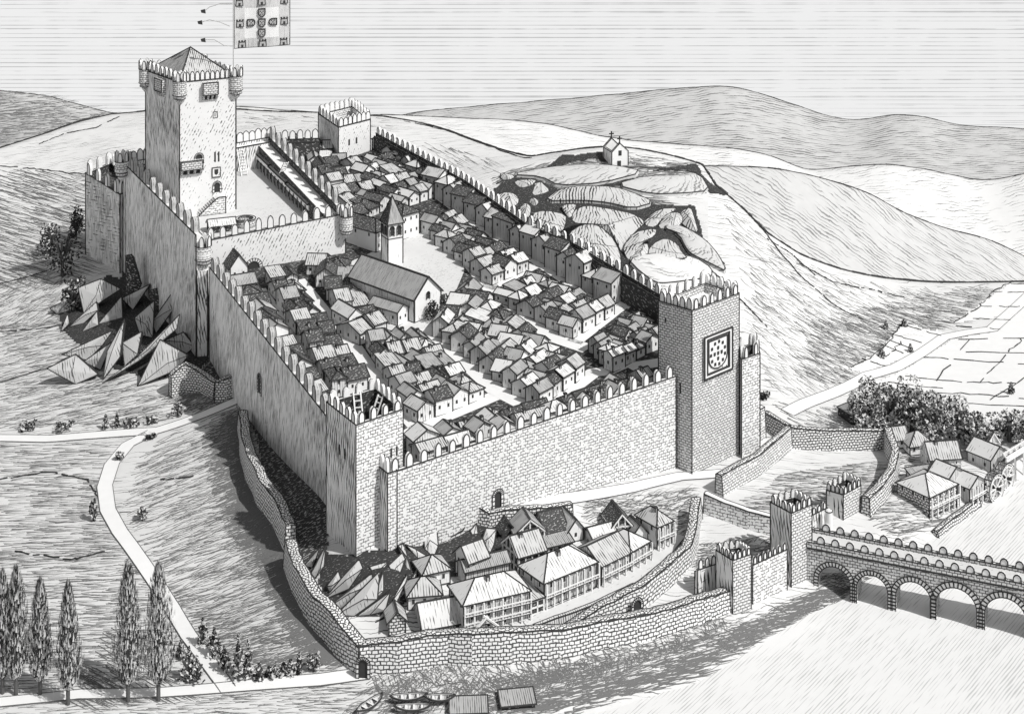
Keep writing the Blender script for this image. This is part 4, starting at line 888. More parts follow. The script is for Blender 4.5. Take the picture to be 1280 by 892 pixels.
def vous(x0, x1):
    mb = MB('paper', 'ink'); r = (x1 - x0) / 2; c = (x0 + x1) / 2; ry = min(r, 5.4)
    for k in range(17):
        a0, a1 = math.pi * k / 17, math.pi * (k + .88) / 17; R2 = 1.28
        q = [(c - r * math.cos(a0), zsp + ry * math.sin(a0)), (c - r * R2 * math.cos(a0), zsp + ry * R2 * math.sin(a0)), (c - r * R2 * math.cos(a1), zsp + ry * R2 * math.sin(a1)), (c - r * math.cos(a1), zsp + ry * math.sin(a1))]
        mb.hexa([(a, .05, b) for a, b in q], [(a, -.3, b) for a, b in q], 'paper'); mb.poly([(a, -.3, b) for a, b in q], .11, closed=True)
    for xs in (x0, x1):
        s = -1 if xs == x0 else 1
        for k in range(5): z0 = k * .85 - .2; xa, xb = sorted((xs, xs + s * r * .28)); mb.box(xa, -.3, z0, xb, .05, z0 + .7, 'paper'); mb.poly([(xa, -.3, z0), (xb, -.3, z0), (xb, -.3, z0 + .7), (xa, -.3, z0 + .7)], .1, closed=True)
    return mb
for (x0, x1) in spans: vous(x0, x1).build('voussoir_ring', br)
def bmer():
    mb = MB('stone_hatch', 'ink'); w_, h_, t = 1.9, 1.9, .7; prof = [(-w_ / 2, 0), (w_ / 2, 0)] + [(w_ / 2 * math.cos(a), .6 + 1.2 * math.sin(a)) for a in [math.pi * k / 6 for k in range(7)]]
    mb.hexa([(x, -t / 2, z) for x, z in prof], [(x, t / 2, z) for x, z in prof]); mb.poly([(x, -t / 2, z) for x, z in prof], .13, closed=True); return mb
nb = int(Lb / 3.7)
for i in range(nb):
    put('bmer', bmer, 'merlon', br, (1.5 + i * 3.7, .1, ztop + 1)); put('bmer', bmer, 'merlon', br, (1.5 + i * 3.7, bw_ - .1, ztop + 1))
# ------------------------------------------------------------------ timber suburb below the front wall
def Z4(x, y): return (460 + x / 2.974, 580 + y / 2.974)
def hf(label, L_, R_, d, h, r, typ, rm='roof_line', wm='plaster', f=gout, zfun=Z4, **k):
    a, rz, l = fpx(zfun(*L_), zfun(*R_), f); return house(label, a, rz, l, d, h, r, typ, rm, wm, k.pop('sidem', wm), group=None, sink=4, lw=.13, name=k.pop('name', 'timber_house'), **k)
hf('low barn with a wide pale roof nearest the bank wall', (205, 652), (352, 612), 8.5, 2.6, 3.8, 'gable', 'roof_pale', 'planks', wins=True, name='barn', chim=False)
hf('tiny stone hut behind the left end of the barn', (78, 640), (140, 625), 5, 3.4, 2, 'gable_front', 'roof_line', 'rubble_small', wins=False, name='hut', cat='hut')
hf('largest galleried timber house with a hip roof and three storeys', (355, 640), (600, 572), 9.5, 7.4, 3.2, 'hip', 'roof_pale', 'planks', gallery=2, storeys=3, wk='frame', chim=True)
hf('galleried house with a bright pale hip roof right of the largest one', (655, 535), (850, 455), 10, 6.2, 3.6, 'hip', 'roof_pale', 'planks', gallery=1, storeys=2, wk='frame', chim=True)
hf('long galleried house with grey roof before the end of the row', (868, 452), (975, 395), 10, 5, 3.0, 'gable', 'roof_line', 'planks', gallery=1, wk='frame')
hf('last galleried house of the row with a pale roof', (975, 395), (1045, 352), 9, 4.8, 2.6, 'hip', 'roof_pale', 'planks', gallery=1, wk='frame')
hf('half-timbered house with white frame gable and a single chimney behind the largest house', (560, 418), (658, 390), 8, 5, 3.4, 'gable', 'roof_line', 'shade_and_dark_infill', timber=True, wins=False, chim=True)
hf('tall narrow plastered house with a grey gable roof among the rocks', (375, 455), (445, 432), 6, 6, 2.8, 'gable', 'roof_line', 'plaster')
hf('small half-timbered gable leaning before the tall narrow house', (382, 425), (478, 405), 5, 2.6, 2.6, 'gable_front', 'roof_grey', 'shade_and_dark_infill', timber=True, wins=False)
hf('small pyramid-roofed house with a white window band under the rocks', (205, 462), (305, 452), 7, 3.4, 2.6, 'hip', 'roof_line', 'plaster', wk='frame')
hf('low hip-roofed house with framed windows left of the largest house', (148, 542), (272, 534), 7, 3.2, 2.8, 'hip', 'roof_line', 'plaster', wk='frame')
hf('half-timbered gable house right under the terrace wall', (548, 305), (655, 298), 6, 3.2, 3.2, 'gable_front', 'roof_grey', 'shade_and_dark_infill', timber=True, wins=False)
hf('dark-roofed cottage between the half-timbered gable and the pale shed', (662, 292), (738, 276), 8, 2.6, 3.4, 'gable', 'roof_dark', 'plaster')
hf('pale-roofed shed with its gable towards the river', (745, 292), (800, 280), 8, 3, 2.6, 'gable_front', 'roof_pale', 'plaster')
hf('dark-roofed house with a round-topped half-timbered gable', (905, 284), (980, 278), 7, 3.4, 3.2, 'gable_front', 'roof_dark', 'shade_and_dark_infill', timber=True, wins=False)
hf('tall hip-roofed house alone at the right end of the suburb', (1075, 318), (1130, 294), 8, 6, 2.6, 'hip', 'roof_line', 'plaster_hatch', gallery=1, wk='frame', storeys=2, chim=True)
hf('little gabled hut left of the tall end house', (982, 300), (1040, 290), 5, 2.2, 2.6, 'gable_front', 'roof_grey', 'plaster')
hf('low shed with a bright white roof behind the row', (850, 335), (935, 312), 9, 2.2, 2.6, 'gable', 'roof_pale', 'planks')
hf('low grey lean-to roof between the two galleried houses', (665, 345), (760, 325), 7, 2.4, 1.8, 'lean', 'roof_grey', 'planks')
hf('long low shed squeezed behind the largest galleried house', (362, 462), (525, 432), 5, 4.2, 1.6, 'gable', 'roof_grey', 'planks', wins=False)
hf('flat-topped wooden portal linking the two big galleried houses', (605, 562), (652, 545), 9, 3.4, .5, 'lean', 'planks', 'shade_and_dark_infill', wins=False, name='portal', cat='portal', timber=True)
hf('dark shed hidden below the terrace wall at the left', (498, 278), (545, 270), 4, 2, 2, 'gable_front', 'roof_dark', 'shade_and_dark_infill', wins=False)
# timber A frame before the largest house
p = gout(*Z4(430, 640)); af = thing('timber_trestle', 'bare wooden A-frame trestle standing before the largest galleried house', 'trestle', p, .3)
for (q0, q1) in (((-6, -2, 0), (1, 0, 4.6)), ((6, -1.5, .3), (0, 0, 4.8))): mb = MB('paper', 'ink'); mb.line(q0, q1, .26, 'paper'); mb.line(Vector(q0) + Vector((0, -.2, -.28)), Vector(q1) + Vector((0, -.2, -.28)), .08); mb.build('beam', af)
street([Z4(580, 590), Z4(700, 555), Z4(850, 490), Z4(980, 420), Z4(1080, 345), Z4(1150, 260)], 4.5, 8, 'pave', .2, gout, 'lane')
rubblewall('quay_wall', 'low stone kerb wall along the lane below the galleries', [Z4(620, 625), Z4(740, 590), Z4(860, 545), Z4(990, 475)], [1.6, 2, 2, 1.8], 1.2, mat='planks', jag=.03, cap='planks')
# ------------------------------------------------------------------ mill hamlet
def Z5(x, y): return (1080 + x / 4.955, 480 + y / 4.955)
def hm(label, L_, R_, d, h, r, typ, rm='roof_line', wm='planks', **k):
    return hf(label, L_, R_, d, h, r, typ, rm, wm, zfun=Z5, **k)
hm('big stone-based mill house with a river gallery and pale hip roof', (405, 828), (575, 762), 11, 5.8, 3.0, 'hip', 'roof_pale', 'rubble_small', gallery=1, wk='frame', name='mill_house')
hm('planked mill building right beside the water wheels', (655, 762), (745, 715), 7, 5.4, 2.2, 'gable_front', 'roof_pale', 'planks', gallery=1, name='mill_house')
hm('low shed with a pale roof between the two mill buildings', (525, 680), (610, 640), 6, 4.6, 2, 'gable_front', 'roof_pale', 'planks', wins=False, name='shed', cat='shed')
hm('planked gabled barn behind the water wheels', (785, 560), (885, 515), 8, 4.4, 2.6, 'gable_front', 'roof_pale', 'planks', name='barn', cat='barn')
hm('wide house with a big sloping roof in the middle of the mill hamlet', (412, 545), (600, 545), 7, 3.8, 3.4, 'gable', 'roof_line', 'plaster', wk='frame', timber=True, chim=True)
hm('hip-roofed cottage under the trees left of the wide house', (285, 442), (435, 440), 7, 2.6, 3, 'hip', 'roof_line', 'plaster', wk='frame')
hm('small cottage at the left end of the mill hamlet', (190, 400), (275, 400), 6, 2.6, 2.6, 'gable', 'roof_line', 'plaster', wk='frame')
hm('small timber-framed gable house under the trees above the barn', (765, 430), (840, 425), 8, 3.2, 3, 'gable_front', 'roof_line', 'plaster', timber=True, wins=False)
hm('low grey lean-to behind the big mill house', (320, 640), (500, 620), 5, 2, 1, 'lean', 'roof_grey', 'planks', wins=False, name='shed', cat='shed')
hm('thatched hut peeping over the far yard wall', (-60, 262), (70, 258), 8, 3, 3.4, 'hip', 'roof_grey', 'shade_and_dark_infill', wins=False, name='hut', cat='hut')
def wheel(label, p, rz, R_=3.9, wd=2.2):
    r = thing('water_wheel', label, 'water wheel', p, rz)
    for y in (-wd / 2, wd / 2):
        mb = MB('paper', 'ink'); n = 22
        for k in range(n):
            a0, a1 = 2 * math.pi * k / n, 2 * math.pi * (k + 1) / n
            for rr, m_ in ((R_, 'paper'), (R_ - .7, 'paper')): mb.line((rr * math.cos(a0), y, rr * math.sin(a0)), (rr * math.cos(a1), y, rr * math.sin(a1)), .14, m_)
            mb.line(((R_ + .2) * math.cos(a0), y - .1, (R_ + .2) * math.sin(a0)), ((R_ + .2) * math.cos(a1), y - .1, (R_ + .2) * math.sin(a1)), .09)
        mb.build('rim', r); sp_ = MB('paper', 'ink')
        for k in range(8): a0 = 2 * math.pi * k / 8; sp_.line((0, y, 0), (R_ * math.cos(a0), y, R_ * math.sin(a0)), .13, 'paper')
        sp_.build('spokes', r)
    pd = MB('planks', 'ink')
    for k in range(16):
        a0 = 2 * math.pi * k / 16; c, s = math.cos(a0), math.sin(a0); pd.slab([((R_ - .7) * c, -wd / 2, (R_ - .7) * s), (R_ * 1.06 * c, -wd / 2, R_ * 1.06 * s), (R_ * 1.06 * c, wd / 2, R_ * 1.06 * s), ((R_ - .7) * c, wd / 2, (R_ - .7) * s)], .12, 'planks', .07)
    pd.build('paddles', r); ax = MB('ink'); ax.line((0, -wd, 0), (0, wd, 0), .35); ax.build('axle', r)
q = atz(1080 + 800 / 4.955, 480 + 705 / 4.955, WZ); wheel('nearer mill wheel with broad paddles against the planked mill', q + Vector((0, 0, 3.2)), .75)
q = atz(1080 + 872 / 4.955, 480 + 650 / 4.955, WZ); wheel('farther mill wheel behind the first one', q + Vector((0, 1, 3.2)), .75)
fl = thing('mill_flume', 'wooden trestle flume bringing water to the mill wheels', 'flume', atz(1258, 584, 0), 0); o0 = fl.location.copy()
e0 = atz(1256, 574, 4.5) - o0; e1 = atz(1330, 528, 5.0) - o0; mb = MB('planks', 'paper', 'ink')
for s in (-1.3, 1.3): v_ = Vector((0, s, 0)); mb.line(e0 + v_, e1 + v_, .3, 'paper'); mb.line(e0 + v_ + Vector((0, 0, .9)), e1 + v_ + Vector((0, 0, .9)), .25, 'paper')
for k in range(12): c = e0.lerp(e1, k / 11); mb.line(c + Vector((0, -1.3, .9)), c + Vector((0, 1.3, .9)), .16, 'paper')
mb.slab([e0 + Vector((0, -1.2, .1)), e1 + Vector((0, -1.2, .1)), e1 + Vector((0, 1.2, .1)), e0 + Vector((0, 1.2, .1))], .1, 'shade_and_dark_infill'); mb.build('trough', fl)
for k in range(8): c = e0.lerp(e1, k / 7); mb = MB('paper', 'ink'); mb.line(c + Vector((0, -1.3, 0)), (c.x, c.y - 1.3, -4), .2, 'paper'); mb.line(c + Vector((.2, -1.45, 0)), (c.x + .2, c.y - 1.45, -4), .08); mb.build('trestle_leg', fl)
rubblewall('quay_wall', 'straight stone embankment along the mill race down to the bridge', [(1172, 672), (1200, 650), (1225, 632)], [1.6, 1.8, 1.8], 1.6, mat='rubble_small', jag=.03)
# ------------------------------------------------------------------ hilltop chapel
c0 = gout(775, 208); cr = thing('hilltop_chapel', 'small roofless gabled chapel with crosses alone on the rocky hilltop', 'chapel', (c0.x, c0.y, c0.z), .35)
mb = MB('plaster', 'stone_hatch', 'ink', 'paper'); l, d, h, r = 7.2, 9, 6.0, 3.4
mb2 = mb
def gab(y, t=.8):
    pr = [(-l / 2, -2), (l / 2, -2), (l / 2, h), (0, h + r), (-l / 2, h)]
    mb.hexa([(x, y, z) for x, z in pr], [(x, y + t, z) for x, z in pr], 'plaster'); mb.poly([(x, y, z) for x, z in pr], .16, closed=True); mb.poly([(x, y + t, z) for x, z in pr[2:]], .16)
gab(0); gab(d - .8)
for x0, x1 in ((-l / 2, -l / 2 + .8), (l / 2 - .8, l / 2)): mb.box(x0, .8, -2, x1, d - .8, h, 'stone_hatch'); mb.line((x0, .8, h), (x0, d - .8, h), .15); mb.line((x1, .8, h), (x1, d - .8, h), .15)
mb.box(-l / 2 + .8, .8, -1, l / 2 - .8, d - .8, .8, 'shade_and_dark_infill'); mb.build('wall', cr)
for y in (.4, d - .4): mb = MB('ink'); mb.line((0, y, h + r), (0, y, h + r + 2.6), .22); mb.line((-.9, y, h + r + 1.7), (.9, y, h + r + 1.7), .22); mb.build('cross', cr)
o = win_mesh().build('window', cr); o.location = (0, 0, h * .72); o.scale = (2.2, 1, 2.2)
o = win_mesh().build('door', cr); o.location = (-.4, 0, 0); o.scale = (2.6, 1, 2.4)
# ------------------------------------------------------------------ paths, painted shade in clefts and ditch, fields
def pathstrip(pts, w0, name='path', mat='paper', taper=None, n=16): return street(pts, w0, n, mat, .22, gout, name, taper)
pathstrip([(-60, 548), (0, 548), (60, 549), (110, 545), (150, 542), (195, 539), (240, 524), (280, 508), (322, 491)], 4.6)
pathstrip([(190, 541), (160, 556), (140, 580), (131, 608), (135, 638), (150, 665), (172, 695), (196, 730), (215, 760), (236, 795), (262, 830), (285, 862)], 4.6, taper=3.6)
pathstrip([(-60, 884), (0, 878), (100, 868), (200, 866), (300, 858), (400, 850), (458, 842)], 3.6)
pathstrip([(985, 516), (1020, 500), (1050, 488), (1085, 470), (1120, 460), (1150, 443), (1180, 422), (1210, 416), (1240, 412), (1262, 392), (1290, 366)], 4.5)
def drape(name, polypx, mat, dz=.2, step=2.5, kind='structure', label=None):
    xs = [p[0] for p in polypx]; ys = [p[1] for p in polypx]; nx = int((max(xs) - min(xs)) / step) + 1; ny = int((max(ys) - min(ys)) / step) + 1; mb = MB(mat); idx = {}
    def vid(i, j):
        if (i, j) not in idx:
            p = gout(min(xs) + i * step, min(ys) + j * step); p.z += dz; idx[(i, j)] = len(mb.v); mb.v.append(tuple(p))
        return idx[(i, j)]
    for i in range(nx):
        for j in range(ny):
            x, y = min(xs) + (i + .5) * step, min(ys) + (j + .5) * step
            if inside(x + 2.5 * mnoise.noise(Vector((x * .12, y * .12, 1))), y + 2.5 * mnoise.noise(Vector((x * .12, y * .12, 5))), polypx):
                q = [vid(i, j + 1), vid(i + 1, j + 1), vid(i + 1, j), vid(i, j)]; ys_ = [mb.v[k][1] for k in q]
                if max(ys_) - min(ys_) < 25: mb.f.append(tuple(q)); mb.m.append(0)
    if not mb.f: return None
    o = mb.build(name, planar=True); tag(o, label, kind=kind) if label else tag(o, kind=kind); return o
r1, r2 = (0, 200, 3.185), (470, 640, 5.575)
drape('rock_gap_shade', [(70, 385), (98, 366), (135, 345), (150, 350), (162, 322), (180, 350), (205, 368), (232, 378), (252, 408), (262, 448), (244, 468), (222, 462), (200, 474), (176, 470), (150, 462), (120, 452), (98, 430), (82, 416)], 'cleft_shade', .25)  # dark sheet painted as the shade between the western rocks
drape('rock_gap_shade', [(472, 690), (492, 676), (515, 650), (560, 636), (612, 646), (640, 662), (650, 690), (620, 700), (560, 722), (520, 740), (495, 765), (470, 772), (440, 768), (412, 752), (398, 728), (404, 694), (440, 694), (485, 684)], 'cleft_shade', .25)  # same painted shade around the front rocks
drape('ditch_shade', [(262, 445), (300, 478), (330, 492), (352, 560), (385, 600), (408, 615), (410, 700), (392, 726), (374, 700), (358, 640), (330, 590), (318, 540), (304, 500), (286, 498), (246, 470)], 'shade_and_dark_rock', .2)  # dark sheet painted as the shade lying in the ditch
drape('field', [(1060, 462), (1100, 440), (1130, 404), (1190, 418), (1158, 438), (1120, 452), (1078, 466)], 'paper', .15)
drape('field', [(1192, 404), (1262, 354), (1345, 354), (1345, 520), (1262, 540), (1120, 500), (1070, 490), (1125, 464), (1190, 425), (1242, 414), (1258, 396)], 'paper', .15)
# field boundaries
def edge_line(pts, r=.13, name='field_edge', f=gout, n=8, wob=.6):
    P = [f(*p) for p in pts]; mb = MB('ink'); Q = []
    for a, c in zip(P[:-1], P[1:]):
        for k in range(n): q = a.lerp(c, k / n); Q.append(q)
    Q.append(P[-1]); Q = [Vector((q.x + ru(-wob, wob), q.y + ru(-wob, wob), 0)) for q in Q]
    for q in Q: q.z = float(zt(q.x, q.y)) + .25
    for i in range(len(Q) - 1):
        if rnd() < .88: mb.line(Q[i], Q[i + 1], r * ru(.6, 1.3))
    return mb
mb = MB('ink')
def addto(dst, src):
    k = len(dst.v); dst.v += src.v; dst.f += [tuple(i + k for i in f) for f in src.f]; dst.m += [0] * len(src.f)
for L_ in [[(1060, 462), (1100, 440), (1128, 405)], [(1128, 405), (1175, 420)], [(1080, 450), (1110, 458)], [(1095, 428), (1130, 442)], [(1110, 425), (1140, 436)], [(1112, 416), (1150, 428)], [(1128, 428), (1108, 446)],
           [(1262, 355), (1345, 355)], [(1240, 365), (1290, 366)], [(1225, 383), (1275, 384)], [(1215, 398), (1262, 400)], [(1195, 408), (1250, 412)], [(1262, 354), (1240, 366), (1225, 383), (1192, 404)],
           [(1200, 425), (1345, 424)], [(1190, 440), (1345, 446)], [(1150, 446), (1200, 450), (1345, 462)], [(1120, 468), (1200, 478), (1270, 480)], [(1115, 490), (1200, 492), (1300, 500)], [(1212, 425), (1170, 476)], [(1280, 422), (1262, 440), (1225, 478)], [(1345, 430), (1290, 465), (1240, 500)],
           [(1150, 492), (1130, 500)], [(1200, 505), (1345, 512)], [(1110, 478), (1180, 486)]]: addto(mb, edge_line(L_))
tag(mb.build('hedge_lines'), 'thin dark hedge lines dividing the pale valley fields', 'hedge', kind='stuff')
# contour lines of the hills
mb = MB('ink')
for L_ in [[(930, 262), (960, 295), (1000, 345), (1040, 380), (1080, 400)], [(878, 330), (905, 352), (935, 385), (960, 410)], [(860, 265), (880, 300), (905, 330)], [(1000, 330), (1040, 352), (1090, 362), (1130, 372)], [(960, 300), (990, 318), (1020, 345)],
           [(620, 230), (700, 214), (790, 210), (870, 216)], [(700, 245), (760, 238), (860, 244), (900, 242)], [(0, 355), (40, 345), (60, 338)], [(0, 208), (50, 212), (108, 218)], [(0, 415), (60, 410), (105, 400)], [(0, 478), (60, 460), (100, 450)],
           [(505, 152), (560, 164), (620, 186), (665, 198)], [(50, 180), (80, 168), (120, 160), (150, 146)], [(0, 600), (60, 590), (110, 600), (122, 620)], [(200, 600), (240, 596)], [(130, 690), (90, 700), (20, 690)]]:
    addto(mb, edge_line(L_, .15, wob=.4, n=12))
tag(mb.build('ground_creases'), 'thin dark creases and gullies across the hillsides', 'gully', kind='stuff')
mb = MB('ink'); cr_ = [atz(*c) for c in CREST]
for a, c in zip(cr_[2:-2], cr_[3:-1]):
    for k in range(10):
        p, q = a.lerp(c, k / 10), a.lerp(c, (k + 1) / 10); p.z = float(zt(p.x, p.y)) + .1; q.z = float(zt(q.x, q.y)) + .1; mb.line(p, q, .35 * ru(.7, 1.3))  # ink outline drawn along the crest, no plant growth
tag(mb.build('ridge_outline'), 'dark ink outline along the crest of the near hills', 'ink line', kind='stuff')
# ------------------------------------------------------------------ rocks
def grow(poly, k):
    cx = sum(p[0] for p in poly) / len(poly); cy = sum(p[1] for p in poly) / len(poly); return [(cx + (x - cx) * k, cy + (y - cy) * k) for x, y in poly]
def rock(poly, label, group, mat='rock_face', lean=.12, back=4.0, f=gout, lift=0.0, bulge=1.2):
    """faceted boulder: lowest point of the outline stands on the ground, the face leans back into the slope"""
    yb = max(p[1] for p in poly); xb = [p[0] for p in poly if p[1] == yb][0]; g0 = f(xb, yb); D0 = g0.y
    pts = []
    for x, y in poly:
        D = D0 + (yb - y) * D0 / F * lean * 1.8; p = at(x, y, D); pts.append(p)
    c = sum(pts, Vector()) / len(pts); root = thing('rock', label, 'rock', g0, 0, group); mb = MB(mat, 'cleft_shade', 'ink')
    cc = c + Vector((0, -1, .3)).normalized() * bulge; cx = cc + Vector((ru(-.6, .6), 0, ru(-.6, .6)))
    P = [p - g0 for p in pts]; C_ = cx - g0; B = [p + Vector((p.x - (c - g0).x, 0, p.z - (c - g0).z)) * -.15 + Vector((0, back, -back * .3)) for p in P]
    n = len(P)
    for i in range(n):
        a, b_ = P[i], P[(i + 1) % n]; mb.face([a, b_, C_], mat); mb.face([a, b_, B[(i + 1) % n], B[i]], 'cleft_shade'); mb.line(a, b_, .14)  # rock sides coloured near black to shade the creases
    mb.face(B, 'shade_and_dark_rock')
    if n > 3: k = int(rnd() * n); mb.line(P[k], C_, .08); mb.line(P[(k + n // 2) % n], C_, .08)
    mb.build('rock_body', root); return root
RL = [[(320, 510), (400, 480), (470, 515), (400, 560), (340, 600)], [(205, 590), (300, 540), (270, 600), (230, 610)], [(245, 680), (270, 615), (275, 650)], [(280, 660), (380, 570), (385, 600), (330, 650)], [(330, 680), (385, 605), (390, 655)],
      [(395, 650), (480, 550), (485, 635)], [(490, 550), (590, 500), (530, 590)], [(540, 630), (610, 570), (605, 700), (560, 690)], [(610, 640), (680, 540), (690, 590), (625, 680)], [(700, 620), (720, 550), (740, 580), (715, 630)], [(740, 640), (775, 720), (750, 680)],
      [(260, 770), (440, 685), (400, 740), (350, 790)], [(340, 800), (440, 730), (400, 830)], [(415, 860), (430, 760), (490, 650), (475, 780)], [(490, 730), (560, 690), (545, 770), (500, 815)], [(500, 830), (640, 690), (700, 630), (690, 680), (560, 790), (430, 870)], [(560, 890), (640, 725), (740, 780), (700, 830)], [(200, 830), (300, 780), (380, 850), (300, 885)], [(660, 720), (730, 690), (770, 740), (740, 765)]]
LB = ['broad flat-topped boulder highest at the left of the western rocks', 'leftmost boulder of the western rocks with a torn edge', 'little upright splinter under the leftmost boulder', 'narrow diagonal slab right of the small splinter', 'thin wedge below the diagonal slab', 'triangular rock in the upper middle of the western rocks',
      'pointed slab just under the dark spire', 'rounded upright slab left of the twin blades', 'tall kite-shaped blade below the castle wall', 'small blade right of the tall kite-shaped one', 'thin splinter nearest the shaft of the turret', 'wide sloping slab at the lower left of the western rocks', 'triangular slab below the wide sloping one',
      'long thin dagger-shaped rock pointing down', 'squat four-sided rock right of the dagger', 'longest diagonal rib running up through the western rocks', 'largest triangular slab at the lower right of the western rocks', 'low pale slab sunk in grass below the western rocks', 'rounded grey lump between the rib and the west wall']
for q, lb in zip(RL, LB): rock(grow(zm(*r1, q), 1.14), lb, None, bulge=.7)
for q, lb in [([(500, 380), (525, 375), (562, 500), (500, 585)], 'dark spire standing against the castle wall'), ([(590, 520), (645, 505), (690, 560), (610, 610)], 'dark spike between spire and kite-shaped blade'), ([(680, 560), (700, 530), (735, 560), (705, 610)], 'dark low spike nearest the lower castle wall')]: rock(zm(*r1, q), lb, None, 'shade_and_dark_rock')
RF = [[(325, 60), (420, 120), (430, 230), (400, 305), (345, 250)], [(440, 190), (480, 60), (510, 10), (610, 0), (630, 60), (600, 120), (510, 170)], [(660, 130), (700, 80), (712, 150), (680, 175)], [(740, 210), (770, 120), (835, 125), (820, 220), (790, 290)], [(95, 370), (180, 290), (200, 330), (170, 415), (120, 425)], [(160, 240), (190, 230), (245, 415), (215, 390)], [(215, 230), (280, 260), (370, 315), (290, 318)],
      [(290, 330), (390, 335), (400, 370), (320, 410)], [(400, 300), (460, 330), (495, 370), (420, 365)], [(-40, 380), (80, 345), (60, 390), (-10, 425)], [(-10, 590), (50, 420), (50, 550), (0, 600)], [(-60, 660), (95, 545), (80, 630), (30, 700), (-20, 710)], [(60, 720), (220, 430), (200, 500), (110, 700), (10, 750)], [(120, 640), (290, 400), (260, 480), (160, 620)]]
LF = ['tall leaf-shaped rock at the foot of the front wall', 'big rounded boulder right under the front wall', 'small drop-shaped rock left of the terrace wall', 'ragged upright rock above the timber houses', 'round-topped boulder below the buttress', 'thin leaning splinter beside the round-topped boulder', 'grey wedge left of the leaf-shaped rock', 'flat pale block above the pyramid-roofed house', 'pale wedge behind the pyramid-roofed house', 'small pale slab right at the buttress foot',
      'narrow pale tooth below the small slab', 'wide pale scoop-shaped slab beside the ring wall', 'long white rib pointing up to the rocks by the houses', 'grey rib beside the long white one']
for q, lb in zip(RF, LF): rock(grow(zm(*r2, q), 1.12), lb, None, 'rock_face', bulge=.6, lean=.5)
r3 = (280, 560, 3.075)
for q, lb in zip([[(385, 580), (460, 490), (520, 425), (535, 460), (480, 540)], [(400, 610), (570, 480), (575, 520), (430, 630)], [(430, 640), (600, 470), (590, 580), (500, 645)], [(510, 645), (640, 550), (620, 625), (560, 640)], [(335, 480), (390, 375), (385, 450), (350, 500)], [(310, 450), (365, 385), (340, 460)], [(395, 530), (440, 470), (450, 500), (410, 560)]],
                 ['high hatched crag directly under the corner tower', 'long white ledge second below the corner tower', 'broad white ledge between tower and ring wall', 'lowest white scoop-shaped ledge above the hut', 'narrow crag left of the corner tower foot', 'small outermost crag by the ring wall', 'short rib against the corner tower foot']): rock(zm(*r3, q), lb, None, 'rock_face')
# craggy ledges on the chapel hill
r4 = (620, 130, 3.72)
drape('cleft_shade_patch', zm(*r4, [(-10, 395), (60, 350), (150, 335), (300, 400), (440, 385), (600, 400), (740, 470), (925, 475), (965, 620), (900, 700), (930, 735), (620, 742), (740, 850), (700, 862), (560, 770), (300, 640), (150, 560), (0, 480)]), 'cleft_shade', .25, 1.3)  # dark sheets painted as shade in the chapel hill clefts
drape('cleft_shade_patch', zm(*r4, [(230, 300), (300, 245), (380, 235), (520, 225), (540, 285), (460, 255), (360, 270)]), 'cleft_shade', .25, 1.2)
drape('cleft_shade_patch', zm(*r4, [(700, 315), (860, 288), (935, 280), (960, 330), (1010, 380), (1140, 418), (1060, 424), (1000, 418), (960, 378), (830, 388), (950, 335), (900, 312)]), 'cleft_shade', .25, 1.2)
drape('cleft_shade_patch', zm(*r4, [(400, 390), (520, 360), (700, 342), (560, 385), (430, 398)]), 'cleft_shade', .25, 1.2)
def smoothpoly(poly):
    o = []
    for i in range(len(poly)):
        a, b = poly[i], poly[(i + 1) % len(poly)]; o += [(a[0] * .78 + b[0] * .22, a[1] * .78 + b[1] * .22), (a[0] * .22 + b[0] * .78, a[1] * .22 + b[1] * .78)]
    return o
RC = [([(5, 430), (40, 405), (90, 410), (120, 440), (115, 470), (70, 487), (10, 462)], 'pale rounded ledge nearest the left end of the chapel hill clefts'), ([(108, 484), (140, 458), (164, 480), (158, 532), (120, 525)], 'small upright stone right of the leftmost pale ledge'), ([(148, 452), (175, 433), (202, 455), (182, 480)], 'tiny round stone above the small upright one'),
      ([(160, 512), (230, 495), (325, 515), (322, 562), (302, 605), (240, 604), (200, 572)], 'flat-topped crag just above the wall in the middle of the clefts'), ([(303, 470), (378, 464), (362, 502), (346, 538), (318, 505)], 'drop-shaped stone above the flat-topped crag'), ([(358, 552), (362, 500), (420, 473), (520, 488), (640, 513), (694, 550), (645, 592), (605, 640), (592, 702), (560, 640), (500, 580), (420, 556)], 'longest ribbed crag uppermost in the clefts'),
      ([(342, 602), (400, 563), (470, 563), (530, 608), (572, 680), (582, 752), (520, 742), (450, 712), (380, 662), (350, 640)], 'largest pale crag right behind the east wall'), ([(592, 664), (640, 598), (744, 578), (742, 610), (672, 652), (622, 732), (602, 702)], 'curved rib right of the largest pale crag'), ([(618, 738), (640, 680), (702, 643), (712, 682), (692, 722)], 'small stone inside the curved rib'),
      ([(688, 718), (730, 650), (790, 623), (842, 650), (864, 690), (890, 717), (790, 716)], 'low half-round crag between the ribs and the pale mound'), ([(688, 542), (760, 488), (850, 484), (782, 520), (738, 576), (700, 566)], 'sickle-shaped rib at the top right of the clefts'), ([(748, 582), (790, 510), (852, 503), (872, 540), (842, 577)], 'hatched crag under the sickle-shaped rib'), ([(858, 502), (905, 479), (922, 530), (942, 602), (890, 577), (855, 546)], 'dark-sided crag on the far right edge of the clefts'),
      ([(152, 432), (190, 353), (272, 400), (222, 422)], 'pale three-cornered stone at the left brow of the hill'), ([(78, 356), (112, 394), (176, 378), (188, 350)], 'pale flat stone left of the three-cornered one'), ([(20, 318), (92, 334), (62, 356), (25, 352)], 'small sliver of stone leftmost on the brow')]
for q, lb in RC: rock(smoothpoly(zm(*r4, grow(q, 1.03))), lb, None, 'rock_round', lean=.75, back=3.0, bulge=2.0)
